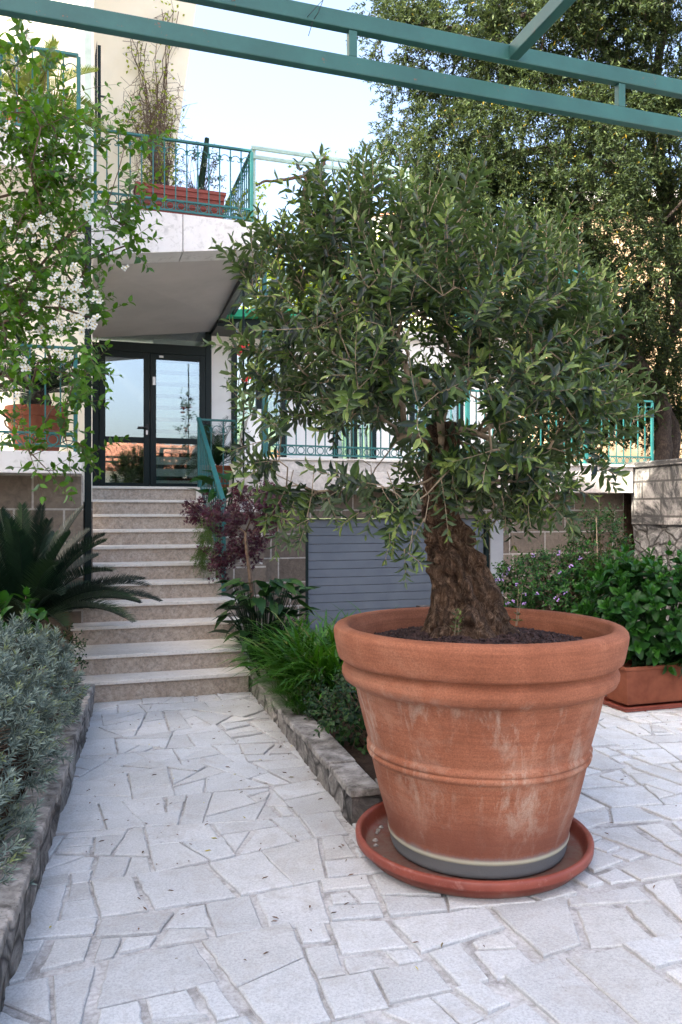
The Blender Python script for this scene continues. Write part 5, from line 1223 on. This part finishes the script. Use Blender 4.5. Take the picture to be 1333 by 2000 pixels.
cs = thing('cactus', 'thin upright green cactus stem standing in the balcony planter', 'cactus', W3(Sx(393, 9.15), 9.15, 5.0))
obj('stem', MB().tube([W3(Sx(388, 9.15), 9.15, 5.05), W3(Sx(397, 9.15), 9.15, 5.4), W3(Sx(405, 9.15), 9.15, 5.78)], [.04, .038, .028], 6), L_dark, cs)
# landing pot with palm
rp = thing('rectangular_planter', 'terracotta trough behind the landing railing holding a small palm', 'planter', W3(Sx(425, 10), 10, 1.8))
obj('body', rectpot(Sx(392, 10), Sx(455, 10), 9.9, 10.15, 1.806, 2.08, .02), M_terra2, rp)
pl = thing('potted_palm', 'small feathery palm in the trough by the entrance, some fronds browned', 'palm', W3(Sx(425, 10), 10.02, 2.05))
lv = Leaves(STRIP); tb = MB()
for i in range(20): frond(lv, tb, W3(Sx(425, 10), 10.02, 2.05), random.random()*6.28, R(random.uniform(35, 85)), random.uniform(.5, .72), 30, .15, random.uniform(1.2, 2.2), w=.008, r=.004, arng=(0, .8))
obj('rachis', tb, L_dark, pl); lv.build('fronds', L_dark, pl, smooth=False)
rc = thing('geranium_climber', 'thin climber with red flowers trained up beside the landing wall', 'climber', W3(Sx(478, 9.4), 9.4, 1.9))
lv = Leaves(BROAD); tb = MB(); fl = Leaves(PET)
pts = [W3(Sx(x, 9.38), 9.38, Zy(x, y, 9.38)) for x, y in ((480, 900), (470, 850), (478, 800), (466, 750), (474, 700), (470, 660))]; tb.tube(pts, .006, 5)
for i in range(60): q = random.choice(pts[1:])+rv()*.12; twig(tb, lv, q, rv(), .1, 5, .05, .03, tipa=.8, upleaf=1)
for px, py in ((472, 682), (482, 680), (487, 735), (470, 690), (492, 676), (478, 745)):
    p = W3(Sx(px, 9.2), 9.2, Zy(px, py, 9.2))
    for k in range(6): flower(p+rv()*.03, Vector((0, -1, .2))+rv()*.5, .022, 5)
obj('stems', tb, M_twigd, rc); lv.build('foliage', L_hyd, rc); fl.build('blossom', L_red, rc, smooth=False)
mg = thing('metal_pole', 'thin dark green pole standing beside the landing wall', 'pole', W3(Sx(478, 9.6), 9.6, 1.8))
obj('shaft', MB().tube([W3(Sx(476, 9.42), 9.42, 1.8), W3(Sx(476, 9.42), 9.42, Zy(476, 560, 9.4))], .012, 8), M_dgreen, mg)
# grape vine on the pale pergola
gv = thing('grape_vine', 'bare twisting brown grape vine with a few bright new leaves on the pale pergola', 'vine', P(588, 470, 12.4))
D = 12.55; tb = MB(); lv = Leaves(MAPLE)
for pts, r0, r1 in (([(586, 480), (592, 430), (596, 390), (600, 350), (597, 342), (615, 335), (632, 320), (640, 300)], .055, .035), ([(600, 345), (570, 348), (540, 352), (505, 358), (470, 385), (450, 420)], .03, .012), ([(700, 400), (712, 370), (730, 355), (760, 350), (780, 340)], .03, .015), ([(500, 400), (508, 440), (500, 470)], .014, .01)):
    q = []; 
    for i in range(len(pts)-1):
        for k in range(4): q.append(P(pts[i][0]+(pts[i+1][0]-pts[i][0])*k/4+random.uniform(-2, 2), pts[i][1]+(pts[i+1][1]-pts[i][1])*k/4+random.uniform(-2, 2), D))
    tb.tube(q, [r0+(r1-r0)*i/len(q) for i in range(len(q))], 7)
obj('stem', tb, M_twigd, gv, smooth=True)
for px, py, n in ((640, 300, 5), (585, 335, 7), (505, 370, 10), (500, 385, 8), (690, 380, 10), (680, 350, 6), (700, 310, 5), (735, 330, 6), (500, 420, 10), (505, 445, 14), (520, 450, 10), (465, 400, 8), (560, 455, 8), (715, 450, 12), (690, 440, 8), (760, 370, 6), (730, 300, 3), (540, 470, 14), (600, 470, 12)):
    for k in range(n): lv.add(P(px+random.gauss(0, 10), py+random.gauss(0, 7), D+random.uniform(-.3, .3)), rv(), Vector((0, -1, .3))+rv()*.8, .13, .13, random.random())
lv.build('foliage', L_vine, gv, smooth=False)
# garden greenery beyond the terrace
gb = thing('garden_shrub', 'sunlit yellow green shrubbery beyond the terrace pergola', 'shrub', P(620, 640, 16))
lv = Leaves(DIAM); tb = MB()
for i in range(900):
    p = P(random.uniform(480, 900), random.gauss(560, 55), random.uniform(15, 17))
    for k in range(10): lv.add(p+rv()*.2, rv(), rv()+Vector((0, 0, 1)), random.uniform(.09, .15), .06, random.random())
    if i % 15 == 0: tb.tube([p, Vector((p.x+.2, p.y, 2.0))], [.01, .03], 5, cap=False)
obj('stems', tb, M_bark2, gb); lv.build('foliage', L_vine, gb, smooth=False)
ht = Leaves(DIAM); random.seed(77)
for i in range(420):
    x = random.uniform(-40, 60); y = random.uniform(45, 130); z = gz(x, y); r_ = random.uniform(.8, 2.6)
    for k in range(70): ht.add(Vector((x, y, z+r_*.7))+rv()*r_*random.uniform(.6, 1), rv(), rv()+Vector((0, 0, 1)), .7, .6, random.random())
hw = ht.build('hillside_woodland', leafmat('hill_leaf', [(0, (.03, .05, .015)), (1, (.10, .13, .04))], .7, .2), base=(0, 70, 5), smooth=False); kind(hw, 'stuff')
# fallen leaves and grit on the paving
random.seed(55); lv = Leaves(LEAF)
for i in range(230):
    if random.random() < .75: y = random.uniform(2.6, 6.6); f = (y-2.5)/4; x = random.uniform(-1.0-.8*f*1.0, .75-1.4*f)
    else: x, y = random.uniform(1.2, 3.2), random.uniform(3, 6.5)
    if (Vector((x, y))-Vector((SCN.x, SCN.y))).length < .55: continue
    A = random.random()*6.28; lv.add((x, y, .009), (math.cos(A), math.sin(A), .05), (random.uniform(-.3, .3), random.uniform(-.3, .3), 1), random.uniform(.010, .036), random.uniform(.003, .008), random.random() if random.random() > .08 else 1)
kind(lv.build('fallen_leaves', L_dry, base=(0, 4, 0)), 'stuff')
for c_ in [o for o in SC.objects if '_b' in o]: del c_['_b']
